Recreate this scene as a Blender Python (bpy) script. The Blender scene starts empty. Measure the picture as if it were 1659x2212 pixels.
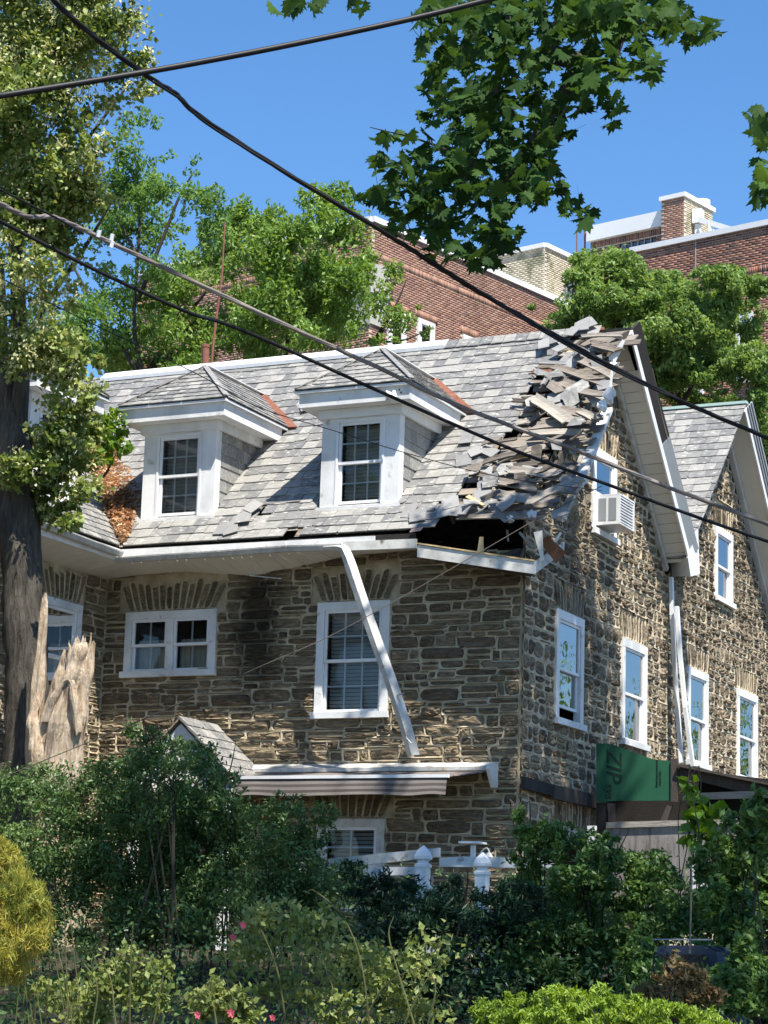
import bpy, math, random
import numpy as np
from mathutils import Vector, Matrix, noise as mnoise
R = math.radians
random.seed(7); rng = np.random.default_rng(7)
scene = bpy.context.scene
COL = scene.collection

# ------------------------------------------------------------------ camera
YAW, PIT, ROL, FPX, CX, CY = R(-25.55), R(11.62), R(1.83), 4800.0, 829.5, 1106.0
_f = np.array([math.sin(YAW)*math.cos(PIT), math.cos(YAW)*math.cos(PIT), math.sin(PIT)])
_r = np.array([math.cos(YAW), -math.sin(YAW), 0.0]); _u = np.cross(_r, _f)
_r, _u = math.cos(ROL)*_r + math.sin(ROL)*_u, -math.sin(ROL)*_r + math.cos(ROL)*_u
EYE = np.array([0.0, 0.0, 1.6])
cam_d = bpy.data.cameras.new('camera'); cam = bpy.data.objects.new('camera', cam_d); COL.objects.link(cam)
cam.matrix_world = Matrix(((_r[0], _u[0], -_f[0], EYE[0]), (_r[1], _u[1], -_f[1], EYE[1]), (_r[2], _u[2], -_f[2], EYE[2]), (0, 0, 0, 1)))
cam_d.sensor_fit = 'HORIZONTAL'; cam_d.sensor_width = 36.0; cam_d.lens = FPX/1659*36
cam_d.clip_start = 0.1; cam_d.clip_end = 3000
scene.camera = cam

# ------------------------------------------------------------------ light
SUN = np.array([0.58, -0.45, 1.31]); SUN /= np.linalg.norm(SUN)
world = bpy.data.worlds.new('World'); scene.world = world; world.use_nodes = True
wn = world.node_tree.nodes; wl = world.node_tree.links; wn.clear()
sky = wn.new('ShaderNodeTexSky'); sky.sky_type = 'NISHITA'; sky.sun_disc = False
sky.sun_elevation = math.asin(SUN[2]); sky.sun_rotation = math.atan2(SUN[0], SUN[1])
sky.air_density = 1.0; sky.dust_density = 0.0; sky.ozone_density = 4.5; sky.altitude = 300
bg = wn.new('ShaderNodeBackground'); bg.inputs['Strength'].default_value = 0.105
out = wn.new('ShaderNodeOutputWorld'); hsv = wn.new('ShaderNodeHueSaturation'); hsv.inputs['Saturation'].default_value = 1.17; wl.new(sky.outputs[0], hsv.inputs['Color']); wl.new(hsv.outputs[0], bg.inputs[0]); wl.new(bg.outputs[0], out.inputs[0])
sun_d = bpy.data.lights.new('sun', 'SUN'); sun_d.energy = 5.0; sun_d.angle = R(0.53); sun_d.color = (1.0, 0.945, 0.85)
sun = bpy.data.objects.new('sun', sun_d); COL.objects.link(sun)
sun.rotation_euler = Vector(SUN).to_track_quat('Z', 'Y').to_euler(); sun.location = (0, 0, 60)
scene.view_settings.view_transform = 'Standard'; scene.view_settings.look = 'None'
scene.view_settings.exposure = 1.02; scene.view_settings.gamma = 1.0; scene.view_settings.use_curve_mapping = False
scene.render.engine = 'CYCLES'
scene.cycles.max_bounces = 8; scene.cycles.transparent_max_bounces = 8

# ------------------------------------------------------------------ helpers
def ray(x, y): return _f + _r*((x-CX)/FPX) - _u*((y-CY)/FPX)
def at(x, y, ax, v):
    """point of the place seen at photo position x, y (1659 wide) on the plane ax = v"""
    d = ray(x, y); i = 'XYZ'.index(ax); return EYE + d*((v-EYE[i])/d[i])
def pix(p):
    q = np.asarray(p, float)-EYE; z = q@_f; return CX+FPX*(q@_r)/z, CY-FPX*(q@_u)/z
RY, RZ = 31.2, 11.37          # ridge of the main roof
def onroof(x, y, h=0.0):
    d = ray(x, y); off = h*math.sqrt(2); t = ((RZ-RY+off)-(EYE[2]-EYE[1]))/(d[2]-d[1]); return EYE+d*t
WL = {}
def _fin(o, parent):
    COL.objects.link(o)
    if parent is not None:
        o.parent = parent; WL[o.name] = WL[parent.name]
def tag(o, label=None, cat=None, group=None, kind=None):
    if label: o['label'] = label
    if cat: o['category'] = cat
    if group: o['group'] = group
    if kind: o['kind'] = kind
    return o
def empty(name, loc, label, cat, group=None):
    o = bpy.data.objects.new(name, None); o.location = [float(c) for c in loc]; o.empty_display_size = .3; COL.objects.link(o)
    WL[o.name] = np.array(loc, float); return tag(o, label, cat, group)
def mesh_np(name, V, F, mat, parent=None, kind=None, smooth=False, base=None):
    V = np.asarray(V, float); me = bpy.data.meshes.new(name)
    if parent is not None: org = WL[parent.name]
    elif base is not None: org = np.array(base, float)
    else: org = np.array([V[:, 0].mean(), V[:, 1].mean(), V[:, 2].min()])
    V = V-org
    if isinstance(F, np.ndarray):
        n, k = F.shape
        me.vertices.add(len(V)); me.vertices.foreach_set('co', V.ravel())
        me.loops.add(n*k); me.loops.foreach_set('vertex_index', F.ravel().astype(np.int32))
        me.polygons.add(n); me.polygons.foreach_set('loop_start', np.arange(0, n*k, k, dtype=np.int32)); me.polygons.foreach_set('loop_total', np.full(n, k, dtype=np.int32))
        me.update(calc_edges=True)
    else:
        me.from_pydata(V.tolist(), [], F)
    if mat is not None: me.materials.append(mat)
    if smooth: me.polygons.foreach_set('use_smooth', [True]*len(me.polygons))
    o = bpy.data.objects.new(name, me); _fin(o, parent)
    if parent is None: o.location = org; WL[o.name] = org
    if kind: o['kind'] = kind
    return o
class MB:
    def __init__(s): s.V = []; s.F = []
    def add(s, V, F):
        b = len(s.V); s.V += [tuple(map(float, v)) for v in V]; s.F += [tuple(i+b for i in f) for f in F]; return s
    def box(s, c, size, rot=None):
        c = np.array(c, float); h = np.array(size, float)/2
        P = [np.array([x, y, z])*h for x in (-1, 1) for y in (-1, 1) for z in (-1, 1)]
        if rot is not None: P = [np.array(rot) @ p for p in P]
        return s.add([c+p for p in P], [(0, 1, 3, 2), (4, 6, 7, 5), (0, 4, 5, 1), (2, 3, 7, 6), (0, 2, 6, 4), (1, 5, 7, 3)])
    def box2(s, a, b):
        a = np.array(a, float); b = np.array(b, float); return s.box((a+b)/2, np.abs(b-a))
    def hexa(s, P): return s.add(P, [(0, 3, 2, 1), (4, 5, 6, 7), (0, 1, 5, 4), (1, 2, 6, 5), (2, 3, 7, 6), (3, 0, 4, 7)])
    def prism(s, poly, ext):
        """polygon of 3d points extruded by the vector ext"""
        n = len(poly); P = [np.array(p, float) for p in poly]; e = np.array(ext, float)
        return s.add(P+[p+e for p in P], [tuple(range(n))[::-1], tuple(range(n, 2*n))]+[(i, (i+1) % n, n+(i+1) % n, n+i) for i in range(n)])
    def bar(s, a, b, w, t, up=(0, 0, 1), w2=None, t2=None):
        a = np.array(a, float); b = np.array(b, float); d = b-a; d /= np.linalg.norm(d)
        x = np.cross(d, up); x /= np.linalg.norm(x)+1e-9; y = np.cross(x, d); w2 = w if w2 is None else w2; t2 = t if t2 is None else t2
        A = [a+x*i*w/2+y*j*t/2 for i, j in ((-1, -1), (1, -1), (1, 1), (-1, 1))]; B = [b+x*i*w2/2+y*j*t2/2 for i, j in ((-1, -1), (1, -1), (1, 1), (-1, 1))]
        return s.hexa(A+B)
    def tube(s, pts, rad, n=8, rough=0.0):
        pts = [np.array(p, float) for p in pts]; m = len(pts); rad = rad if hasattr(rad, '__len__') else [rad]*m; b = len(s.V)
        ref = np.array([0.3, 0.9, 0.1]); prev = None
        for i, p in enumerate(pts):
            d = pts[min(i+1, m-1)]-pts[max(i-1, 0)]; d /= np.linalg.norm(d)+1e-9
            x = np.cross(d, ref) if prev is None else prev-d*(prev@d); x /= np.linalg.norm(x)+1e-9; prev = x; y = np.cross(d, x)
            for k in range(n):
                a = 2*math.pi*k/n; q = rad[i]*(1+(rough*mnoise.noise(Vector((k*1.7, i*.35, m*.77))) if rough else 0))
                s.V.append(tuple(p+(x*math.cos(a)+y*math.sin(a))*q))
        for i in range(m-1):
            for k in range(n): s.F.append((b+i*n+k, b+i*n+(k+1) % n, b+(i+1)*n+(k+1) % n, b+(i+1)*n+k))
        s.F.append(tuple(b+k for k in range(n))[::-1]); s.F.append(tuple(b+(m-1)*n+k for k in range(n)))
        return s
    def build(s, name, mat, parent=None, kind=None, smooth=False, base=None):
        return mesh_np(name, s.V, s.F, mat, parent, kind, smooth, base)
def spline(pts, n=6):
    P = [np.array(p, float) for p in pts]; P = [2*P[0]-P[1]]+P+[2*P[-1]-P[-2]]; o = []
    for i in range(1, len(P)-2):
        for k in range(n):
            t = k/n; a, b, c, d = P[i-1:i+3]
            o.append(.5*((2*b)+(-a+c)*t+(2*a-5*b+4*c-d)*t*t+(-a+3*b-3*c+d)*t**3))
    o.append(P[-2]); return o

# ------------------------------------------------------------------ materials
def newmat(name):
    m = bpy.data.materials.new(name); m.use_nodes = True; nt = m.node_tree; nt.nodes.clear(); return m, nt, nt.nodes, nt.links
def pm(name, cols, scale=3.0, isl=0.5, rough=.8, bump=.3, bscale=30.0, stretch=(1, 1, 1), metal=0.0, spec=.3, transl=0.0, detail=6, bdist=.02, spots=None, amp=1.0, stain=None, damp=None):
    """colours picked along a ramp by noise in the place's own space, mixed with one random value for each loose piece"""
    m, nt, N, L = newmat(name)
    geo = N.new('ShaderNodeNewGeometry'); mp = N.new('ShaderNodeMapping'); mp.inputs['Scale'].default_value = stretch
    L.new(geo.outputs['Position'], mp.inputs['Vector'])
    nz = N.new('ShaderNodeTexNoise'); nz.inputs['Scale'].default_value = scale; nz.inputs['Detail'].default_value = detail; nz.inputs['Roughness'].default_value = .62
    L.new(mp.outputs[0], nz.inputs['Vector'])
    mr = N.new('ShaderNodeMapRange'); mr.inputs['From Min'].default_value = .5-.22/amp; mr.inputs['From Max'].default_value = .5+.22/amp; L.new(nz.outputs['Fac'], mr.inputs['Value'])
    oi = N.new('ShaderNodeObjectInfo'); ad = N.new('ShaderNodeMath'); ad.operation = 'ADD'; L.new(geo.outputs['Random Per Island'], ad.inputs[0]); L.new(oi.outputs['Random'], ad.inputs[1])
    fr = N.new('ShaderNodeMath'); fr.operation = 'FRACT'; L.new(ad.outputs[0], fr.inputs[0])
    mx = N.new('ShaderNodeMix'); mx.data_type = 'FLOAT'; mx.inputs[0].default_value = isl; L.new(mr.outputs[0], mx.inputs[2]); L.new(fr.outputs[0], mx.inputs[3])
    cr = N.new('ShaderNodeValToRGB'); e = cr.color_ramp.elements
    while len(e) < len(cols): e.new(.5)
    for i, c in enumerate(cols): e[i].position = i/max(1, len(cols)-1); e[i].color = (*c, 1)
    L.new(mx.outputs[0], cr.inputs[0]); colour = cr.outputs[0]
    if spots:   # (colour, scale, threshold)
        n2 = N.new('ShaderNodeTexNoise'); n2.inputs['Scale'].default_value = spots[1]; n2.inputs['Detail'].default_value = 5; L.new(mp.outputs[0], n2.inputs['Vector'])
        m2 = N.new('ShaderNodeMapRange'); m2.inputs['From Min'].default_value = spots[2]; m2.inputs['From Max'].default_value = spots[2]+.1; L.new(n2.outputs['Fac'], m2.inputs['Value'])
        mc = N.new('ShaderNodeMix'); mc.data_type = 'RGBA'; L.new(m2.outputs[0], mc.inputs[0]); L.new(colour, mc.inputs[6]); mc.inputs[7].default_value = (*spots[0], 1); colour = mc.outputs[2]
    if stain:   # (strength, scale, threshold): soot and damp that run down the surface
        ms_ = N.new('ShaderNodeMapping'); ms_.inputs['Scale'].default_value = (1, 1, .35); L.new(geo.outputs['Position'], ms_.inputs['Vector'])
        n3 = N.new('ShaderNodeTexNoise'); n3.inputs['Scale'].default_value = stain[1]; n3.inputs['Detail'].default_value = 4; L.new(ms_.outputs[0], n3.inputs['Vector'])
        m3 = N.new('ShaderNodeMapRange'); m3.inputs['From Min'].default_value = stain[2]; m3.inputs['From Max'].default_value = stain[2]+.16; m3.inputs['To Min'].default_value = 1; m3.inputs['To Max'].default_value = 1-stain[0]; L.new(n3.outputs['Fac'], m3.inputs['Value'])
        mq = N.new('ShaderNodeMix'); mq.data_type = 'RGBA'; mq.blend_type = 'MULTIPLY'; mq.inputs[0].default_value = 1; L.new(colour, mq.inputs[6]); L.new(m3.outputs[0], mq.inputs[7]); colour = mq.outputs[2]
    if damp:    # one damp streak: centre x, z and half sizes
        cx0, cz0, hx, hz = damp; mpd = N.new('ShaderNodeMapping'); mpd.inputs['Location'].default_value = (-cx0/hx, 0, -cz0/hz); mpd.inputs['Scale'].default_value = (1/hx, 0, 1/hz); L.new(geo.outputs['Position'], mpd.inputs['Vector'])
        ln = N.new('ShaderNodeVectorMath'); ln.operation = 'LENGTH'; L.new(mpd.outputs[0], ln.inputs[0]); nd = N.new('ShaderNodeMath'); nd.operation = 'MULTIPLY_ADD'; L.new(nz.outputs['Fac'], nd.inputs[0]); nd.inputs[1].default_value = 1.1; L.new(ln.outputs['Value'], nd.inputs[2])
        md = N.new('ShaderNodeMapRange'); md.inputs['From Min'].default_value = .95; md.inputs['From Max'].default_value = 1.75; md.inputs['To Min'].default_value = .22; md.inputs['To Max'].default_value = 1; L.new(nd.outputs[0], md.inputs['Value'])
        me_ = N.new('ShaderNodeMix'); me_.data_type = 'RGBA'; me_.blend_type = 'MULTIPLY'; me_.inputs[0].default_value = 1; L.new(colour, me_.inputs[6]); L.new(md.outputs[0], me_.inputs[7]); colour = me_.outputs[2]
    p = N.new('ShaderNodeBsdfPrincipled'); L.new(colour, p.inputs['Base Color']); p.inputs['Roughness'].default_value = rough; p.inputs['Metallic'].default_value = metal; p.inputs['Specular IOR Level'].default_value = spec
    if bump:
        b2 = N.new('ShaderNodeTexNoise'); b2.inputs['Scale'].default_value = bscale; b2.inputs['Detail'].default_value = 8; b2.inputs['Roughness'].default_value = .7; L.new(mp.outputs[0], b2.inputs['Vector'])
        bp = N.new('ShaderNodeBump'); bp.inputs['Strength'].default_value = bump; bp.inputs['Distance'].default_value = bdist; L.new(b2.outputs['Fac'], bp.inputs['Height']); L.new(bp.outputs[0], p.inputs['Normal'])
    o = N.new('ShaderNodeOutputMaterial'); surf = p.outputs[0]
    if transl:
        t = N.new('ShaderNodeBsdfTranslucent'); hs = N.new('ShaderNodeHueSaturation'); hs.inputs['Hue'].default_value = .475; hs.inputs['Saturation'].default_value = 1.15; hs.inputs['Value'].default_value = 1.5
        L.new(colour, hs.inputs['Color']); L.new(hs.outputs[0], t.inputs[0]); ms = N.new('ShaderNodeMixShader'); ms.inputs[0].default_value = transl
        L.new(p.outputs[0], ms.inputs[1]); L.new(t.outputs[0], ms.inputs[2]); surf = ms.outputs[0]
    L.new(surf, o.inputs[0]); return m
M = {}
M['stone'] = pm('fieldstone schist', [(.07, .053, .036), (.18, .135, .088), (.29, .225, .145), (.46, .37, .24), (.44, .28, .13)], stain=(.5, .55, .56), damp=(-15.35, 6.45, .46, 1.45), scale=9, isl=.40, bump=1.0, bscale=9, bdist=.12, stretch=(1, 1, 4.5), rough=.85, detail=9, spots=((.30, .28, .24), 16, .62))
M['stone2'] = pm('round fieldstone', [(.045, .035, .025), (.12, .092, .062), (.215, .17, .115), (.36, .295, .205), (.37, .24, .125)], scale=8, isl=.45, bump=.9, bscale=9, bdist=.08, stretch=(1, 1, 1.8), rough=.85, detail=9, spots=((.40, .35, .27), 18, .63), stain=(.45, .5, .56))
M['mortar'] = pm('tan mortar', [(.31, .25, .16), (.44, .365, .245), (.60, .52, .38)], stain=(.5, .55, .54), damp=(-15.35, 6.45, .46, 1.45), scale=4, isl=0, bump=.6, bscale=40, bdist=.015)
M['mortar_side'] = pm('cream mortar', [(.33, .27, .18), (.47, .39, .275), (.60, .52, .385)], scale=4, isl=0, stain=(.5, .55, .54), bump=.4, bscale=40, bdist=.012)
M['slate'] = pm('grey roof slate', [(.09, .093, .10), (.15, .15, .15), (.21, .205, .195), (.31, .30, .275), (.155, .158, .17)], scale=9, isl=.55, bump=.7, bscale=22, rough=.62, bdist=.01, spec=.4, stretch=(1, 2.5, 2.5), spots=((.45, .44, .40), 9, .60))
M['slate_new'] = pm('bare blue slate', [(.15, .15, .155), (.24, .235, .23), (.34, .335, .32)], scale=3, isl=.6, bump=.2, rough=.6, bscale=15, bdist=.01, spots=((.5, .49, .47), 20, .64))
M['slate_pink'] = pm('pinkish slate', [(.36, .27, .28), (.44, .33, .34)], bump=.2)
M['deck'] = pm('old roof sheathing', [(.10, .075, .055), (.2, .16, .125), (.30, .26, .21), (.38, .34, .28)], scale=6, isl=.45, stretch=(.7, 6, 6), bump=.7, bscale=12, bdist=.012, spots=((.06, .045, .035), 4, .60))
M['plank'] = pm('weathered sheathing board', [(.09, .07, .055), (.20, .17, .14), (.30, .27, .23), (.40, .37, .32)], scale=6, isl=.5, stretch=(.6, 7, 7), bump=.8, bscale=10, bdist=.012, spots=((.07, .05, .04), 5, .62))
M['plank2'] = pm('dark weathered board', [(.04, .033, .028), (.10, .085, .07), (.19, .165, .14), (.28, .255, .22)], scale=6, isl=.5, stretch=(.6, 7, 7), bump=.8, bscale=10, bdist=.012)
M['raw'] = pm('freshly split wood', [(.5, .36, .17), (.68, .53, .32)], scale=8, stretch=(1, 5, 5), bump=.6, bscale=14)
M['rot'] = pm('rusty brown rotten wood', [(.12, .05, .025), (.26, .12, .06)], scale=8, bump=.6)
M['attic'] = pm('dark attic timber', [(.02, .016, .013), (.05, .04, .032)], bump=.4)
M['white'] = pm('white trim paint', [(.58, .58, .57), (.72, .72, .715), (.78, .78, .77)], scale=2.5, isl=.15, bump=.2, bscale=18, rough=.6, spots=((.42, .38, .32), 6, .64), stain=(.25, 1.3, .5))
M['vinyl'] = pm('white vinyl', [(.70, .71, .715), (.78, .78, .78)], scale=3, isl=.1, bump=.08, rough=.4, spec=.45, stain=(.16, 1.8, .5))
M['dirty'] = pm('weathered white paint', [(.36, .35, .32), (.58, .57, .53), (.72, .71, .68)], scale=5, isl=.2, bump=.5, bscale=25, bdist=.006, spots=((.18, .15, .12), 7, .60))
M['soffit'] = pm('cream soffit panel', [(.62, .60, .54), (.72, .70, .64)], scale=2, isl=.4, bump=.1, rough=.5)
M['alum'] = pm('scuffed aluminium gutter', [(.32, .31, .29), (.50, .49, .46), (.62, .61, .59)], scale=5, isl=.1, rough=.4, bump=.35, bscale=14, spots=((.35, .30, .23), 9, .62))
M['greymetal'] = pm('grey sheet metal', [(.22, .235, .25), (.28, .295, .31)], scale=2, isl=.2, bump=.1, rough=.45)
M['rust'] = pm('rusted red flashing', [(.10, .04, .025), (.19, .075, .045), (.27, .12, .08)], scale=7, isl=.2, bump=.4)
M['rustpipe'] = pm('red brown iron pipe', [(.17, .06, .045), (.26, .11, .085)], scale=8, isl=0, bump=.3)
M['copper'] = pm('verdigris ridge cap', [(.36, .5, .44), (.52, .62, .56)], bump=.1, rough=.5)
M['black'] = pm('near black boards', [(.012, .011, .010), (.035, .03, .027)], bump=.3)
M['darkwood'] = pm('dark weathered wood', [(.035, .028, .024), (.09, .075, .062)], scale=5, stretch=(1, 1, .3), bump=.6)
M['room'] = pm('room wall painted dark', [(.05, .048, .045), (.075, .07, .066)], bump=0)  # darkness of an unlit room put into the wall colour
M['blind'] = pm('grey window blind', [(.48, .51, .50), (.58, .61, .60)], bump=0)
M['curtain'] = pm('cream curtain', [(.50, .47, .39), (.62, .59, .51)], scale=20, stretch=(1, 1, .05), bump=.3)
M['green'] = pm('green coated sheathing', [(.015, .085, .04), (.022, .105, .052)], scale=2, isl=0, bump=.25, bscale=120, rough=.55)
M['ink'] = pm('black print on sheathing', [(.008, .022, .014), (.010, .03, .018)], scale=40, bump=0, rough=.6)
M['ply'] = pm('grey plywood', [(.08, .07, .065), (.20, .18, .165), (.27, .25, .23)], scale=3.5, isl=0, stretch=(2.6, 2.6, .5), bump=.4, amp=1.3)
M['stripe_a'] = pm('awning dark stripe', [(.07, .058, .052), (.11, .09, .08)], bump=.2, rough=.7)
M['stripe_b'] = pm('awning cream stripe', [(.17, .145, .13), (.25, .22, .20)], bump=.2, rough=.7)
M['bark'] = pm('furrowed dark bark', [(.03, .026, .021), (.085, .073, .058), (.16, .14, .11)], scale=6, isl=0, stretch=(3, 3, .5), bump=1.0, bscale=5, bdist=.1, rough=.9, detail=9)
M['bark2'] = pm('brown bark painted sunlit', [(.10, .075, .05), (.2, .16, .115)], scale=6, isl=0, stretch=(3, 3, .5), bump=1, bscale=6, bdist=.05)  # lighter copy of the bark, sunshine put into its colour
M['twig'] = pm('dark twig bark', [(.03, .024, .018), (.07, .056, .04)], isl=.3, bump=.2)
M['wood'] = pm('torn heartwood', [(.20, .12, .065), (.44, .32, .21), (.64, .51, .37), (.72, .63, .51)], scale=4, isl=.15, stretch=(5, 5, .9), bump=1.0, bscale=6, bdist=.07, spots=((.12, .07, .045), 2.0, .60))
M['brickmortar'] = pm('pale brick mortar', [(.44, .385, .33), (.56, .50, .44)], scale=2, isl=0, bump=.3)
M['brick'] = pm('red brown brick', [(.055, .038, .035), (.20, .085, .058), (.30, .135, .085), (.37, .185, .12), (.25, .105, .07)], scale=.5, isl=.85, bump=.3, bscale=25, stain=(.35, .3, .5))
M['brick_or'] = pm('orange brick', [(.17, .08, .058), (.30, .155, .105), (.37, .215, .15), (.11, .06, .05)], scale=.5, isl=.8, bump=.3, stain=(.35, .3, .5))
M['brick_cream'] = pm('stained cream brick', [(.30, .25, .17), (.50, .44, .32), (.58, .53, .40)], scale=1.2, isl=.35, bump=.3, spots=((.22, .21, .13), 1.5, .52))
M['coping'] = pm('white coping', [(.66, .67, .68), (.76, .76, .76)], bump=.05)
M['lime'] = pm('grey limestone', [(.34, .33, .30), (.44, .43, .40)], bump=.2)
M['soil'] = pm('dark brown soil', [(.025, .02, .014), (.06, .05, .034)], scale=2, isl=0, bump=.6, bscale=8)  # plain dark brown earth tone
M['asphalt'] = pm('asphalt', [(.045, .045, .047), (.06, .06, .062)], scale=6, isl=0, bump=.4, bscale=60)
M['cable'] = pm('black cable sheath', [(.006, .006, .007), (.014, .013, .015)], scale=4, isl=0, bump=.1, rough=.5, spec=.25)
M['cable2'] = pm('weathered grey cable', [(.07, .055, .05), (.20, .17, .155), (.38, .35, .32)], scale=2.2, isl=.25, bump=.3, rough=.5)
M['carblue'] = pm('blue car paint', [(.006, .012, .04), (.01, .02, .06)], bump=0, rough=.25, spec=.6)
M['petal'] = pm('pink rose petal', [(.55, .05, .09), (.72, .16, .22)], bump=0)
def leafm(name, cols, transl=.35, rough=.5, isl=.5, scale=.9, spec=.3): return pm(name, cols, scale=scale, isl=isl, rough=rough, bump=0, transl=transl, spec=spec, detail=3, amp=1.4)
M['lf_linden'] = leafm('linden leaf', [(.055, .095, .025), (.12, .18, .042), (.25, .31, .085), (.46, .49, .21)], .3)
M['lf_locust'] = leafm('locust leaf', [(.07, .15, .04), (.13, .24, .06), (.22, .34, .10)], .4)
M['lf_pear'] = leafm('glossy tree leaf', [(.085, .165, .03), (.16, .27, .055), (.28, .39, .12)], .35, .4)
M['lf_ail'] = leafm('bright compound leaf', [(.08, .16, .04), (.17, .27, .07), (.32, .43, .15)], .4)
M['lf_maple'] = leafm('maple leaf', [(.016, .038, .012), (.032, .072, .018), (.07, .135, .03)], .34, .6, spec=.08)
M['lf_hedge'] = leafm('dark privet leaf', [(.045, .085, .028), (.085, .15, .045), (.17, .25, .08)], .25, .4)
M['lf_hedge2'] = leafm('shrub leaf', [(.045, .095, .03), (.085, .16, .042), (.16, .26, .065)], .3, .4)
M['lf_yew'] = leafm('yew needle', [(.012, .035, .016), (.025, .06, .026)], .15)
M['lf_jm'] = leafm('golden laceleaf', [(.12, .16, .03), (.28, .30, .055), (.48, .43, .10), (.52, .33, .09)], .4)
M['lf_arb'] = leafm('yellow green arborvitae', [(.10, .17, .02), (.19, .29, .035), (.28, .40, .06)], .3)
M['lf_rose'] = leafm('rose leaf', [(.08, .13, .03), (.20, .25, .07), (.36, .38, .15)], .35)
M['lf_weed'] = leafm('fresh weed leaf', [(.07, .15, .02), (.13, .24, .035), (.2, .31, .06)], .45)
M['lf_dry'] = leafm('dry fallen leaf', [(.16, .08, .035), (.36, .21, .10), (.55, .37, .21), (.64, .48, .30)], .2, .8)
M['lf_straw'] = leafm('straw coloured dead leaf', [(.08, .06, .03), (.20, .15, .065), (.42, .32, .15)], .25, .8)
def glass(name, tint=.30, ior=1.75, base=(.01, .012, .014)):
    m, nt, N, L = newmat(name)
    tr = N.new('ShaderNodeBsdfTransparent'); tr.inputs[0].default_value = (tint, tint*1.03, tint*1.04, 1)
    gl = N.new('ShaderNodeBsdfGlossy'); gl.inputs['Roughness'].default_value = .015; gl.inputs[0].default_value = (.95, .97, 1, 1)
    fz = N.new('ShaderNodeFresnel'); fz.inputs['IOR'].default_value = ior
    geo = N.new('ShaderNodeNewGeometry'); nz = N.new('ShaderNodeTexNoise'); nz.inputs['Scale'].default_value = 1.6; L.new(geo.outputs['Position'], nz.inputs['Vector'])
    bp = N.new('ShaderNodeBump'); bp.inputs['Strength'].default_value = .12; bp.inputs['Distance'].default_value = .05; L.new(nz.outputs['Fac'], bp.inputs['Height']); L.new(bp.outputs[0], gl.inputs['Normal'])
    mx = N.new('ShaderNodeMixShader'); L.new(fz.outputs[0], mx.inputs[0]); L.new(tr.outputs[0], mx.inputs[1]); L.new(gl.outputs[0], mx.inputs[2])
    o = N.new('ShaderNodeOutputMaterial'); L.new(mx.outputs[0], o.inputs[0]); return m
M['glass'] = glass('window glass', .74, 1.45); M['glass2'] = glass('coated window glass', .08, 5.0); M['glass3'] = glass('far window glass', .35, 2.2)

# ================================================================== SETTING
def gz(x, y): return float(np.interp(y, [-50, 8, 15, 24, 60, 400], [0, 0, .35, 1.7, 2.4, 2.4])) + .06*mnoise.noise(Vector((x*.3, y*.3, 0)))
xs = [-400, -200, -100, -60]+list(np.arange(-45, 31, 1.5))+[60, 120, 400]; ys = [-400, -100, -30, -10]+list(np.arange(0, 61, 1.5))+[90, 150, 300, 900]
V = [(x, y, gz(x, y)) for y in ys for x in xs]; nx = len(xs)
mesh_np('ground', V, [(j*nx+i, j*nx+i+1, (j+1)*nx+i+1, (j+1)*nx+i) for j in range(len(ys)-1) for i in range(nx-1)], M['soil'], kind='structure', smooth=True)
MB().box2((-300, -6, -.2), (300, 4.5, .075)).build('road', M['asphalt'], kind='structure')
MB().box2((-300, 4.5, -.2), (300, 6.6, .2)).build('pavement', M['lime'], kind='structure')

# ================================================================== STONE HOUSE
XS, XW, WY = -11.24, -17.97, 28.0
house = empty('stone_house', (-14.5, 31, 1.8), 'three-storey fieldstone house with grey slate roof torn open at its right gable end', 'house')
def clip(poly, a, b, c):
    """keep a*u+b*v+c >= 0"""
    o = []
    for i in range(len(poly)):
        p, q = poly[i], poly[(i+1) % len(poly)]; fp = a*p[0]+b*p[1]+c; fq = a*q[0]+b*q[1]+c
        if fp >= 0: o.append(p)
        if (fp < 0) != (fq < 0): t = fp/(fp-fq); o.append((p[0]+(q[0]-p[0])*t, p[1]+(q[1]-p[1])*t))
    return o
def clip_convex(poly, conv):
    for a, b, c in conv:
        poly = clip(poly, a, b, c)
        if len(poly) < 3: return []
    return poly
def edges_of(pts):
    """half planes of a convex polygon given anticlockwise"""
    r = []
    for i in range(len(pts)):
        (x0, y0), (x1, y1) = pts[i], pts[(i+1) % len(pts)]; a, b = -(y1-y0), x1-x0; l = math.hypot(a, b); r.append((a/l, b/l, -(a*x0+b*y0)/l))
    return r
def area(p): return abs(sum(p[i][0]*p[(i+1) % len(p)][1]-p[(i+1) % len(p)][0]*p[i][1] for i in range(len(p))))/2
def inside(p, poly):
    x, y = p; r = False
    for i in range(len(poly)):
        (x0, y0), (x1, y1) = poly[i], poly[(i+1) % len(poly)]
        if (y0 > y) != (y1 > y) and x < (x1-x0)*(y-y0)/(y1-y0)+x0: r = not r
    return r
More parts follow.
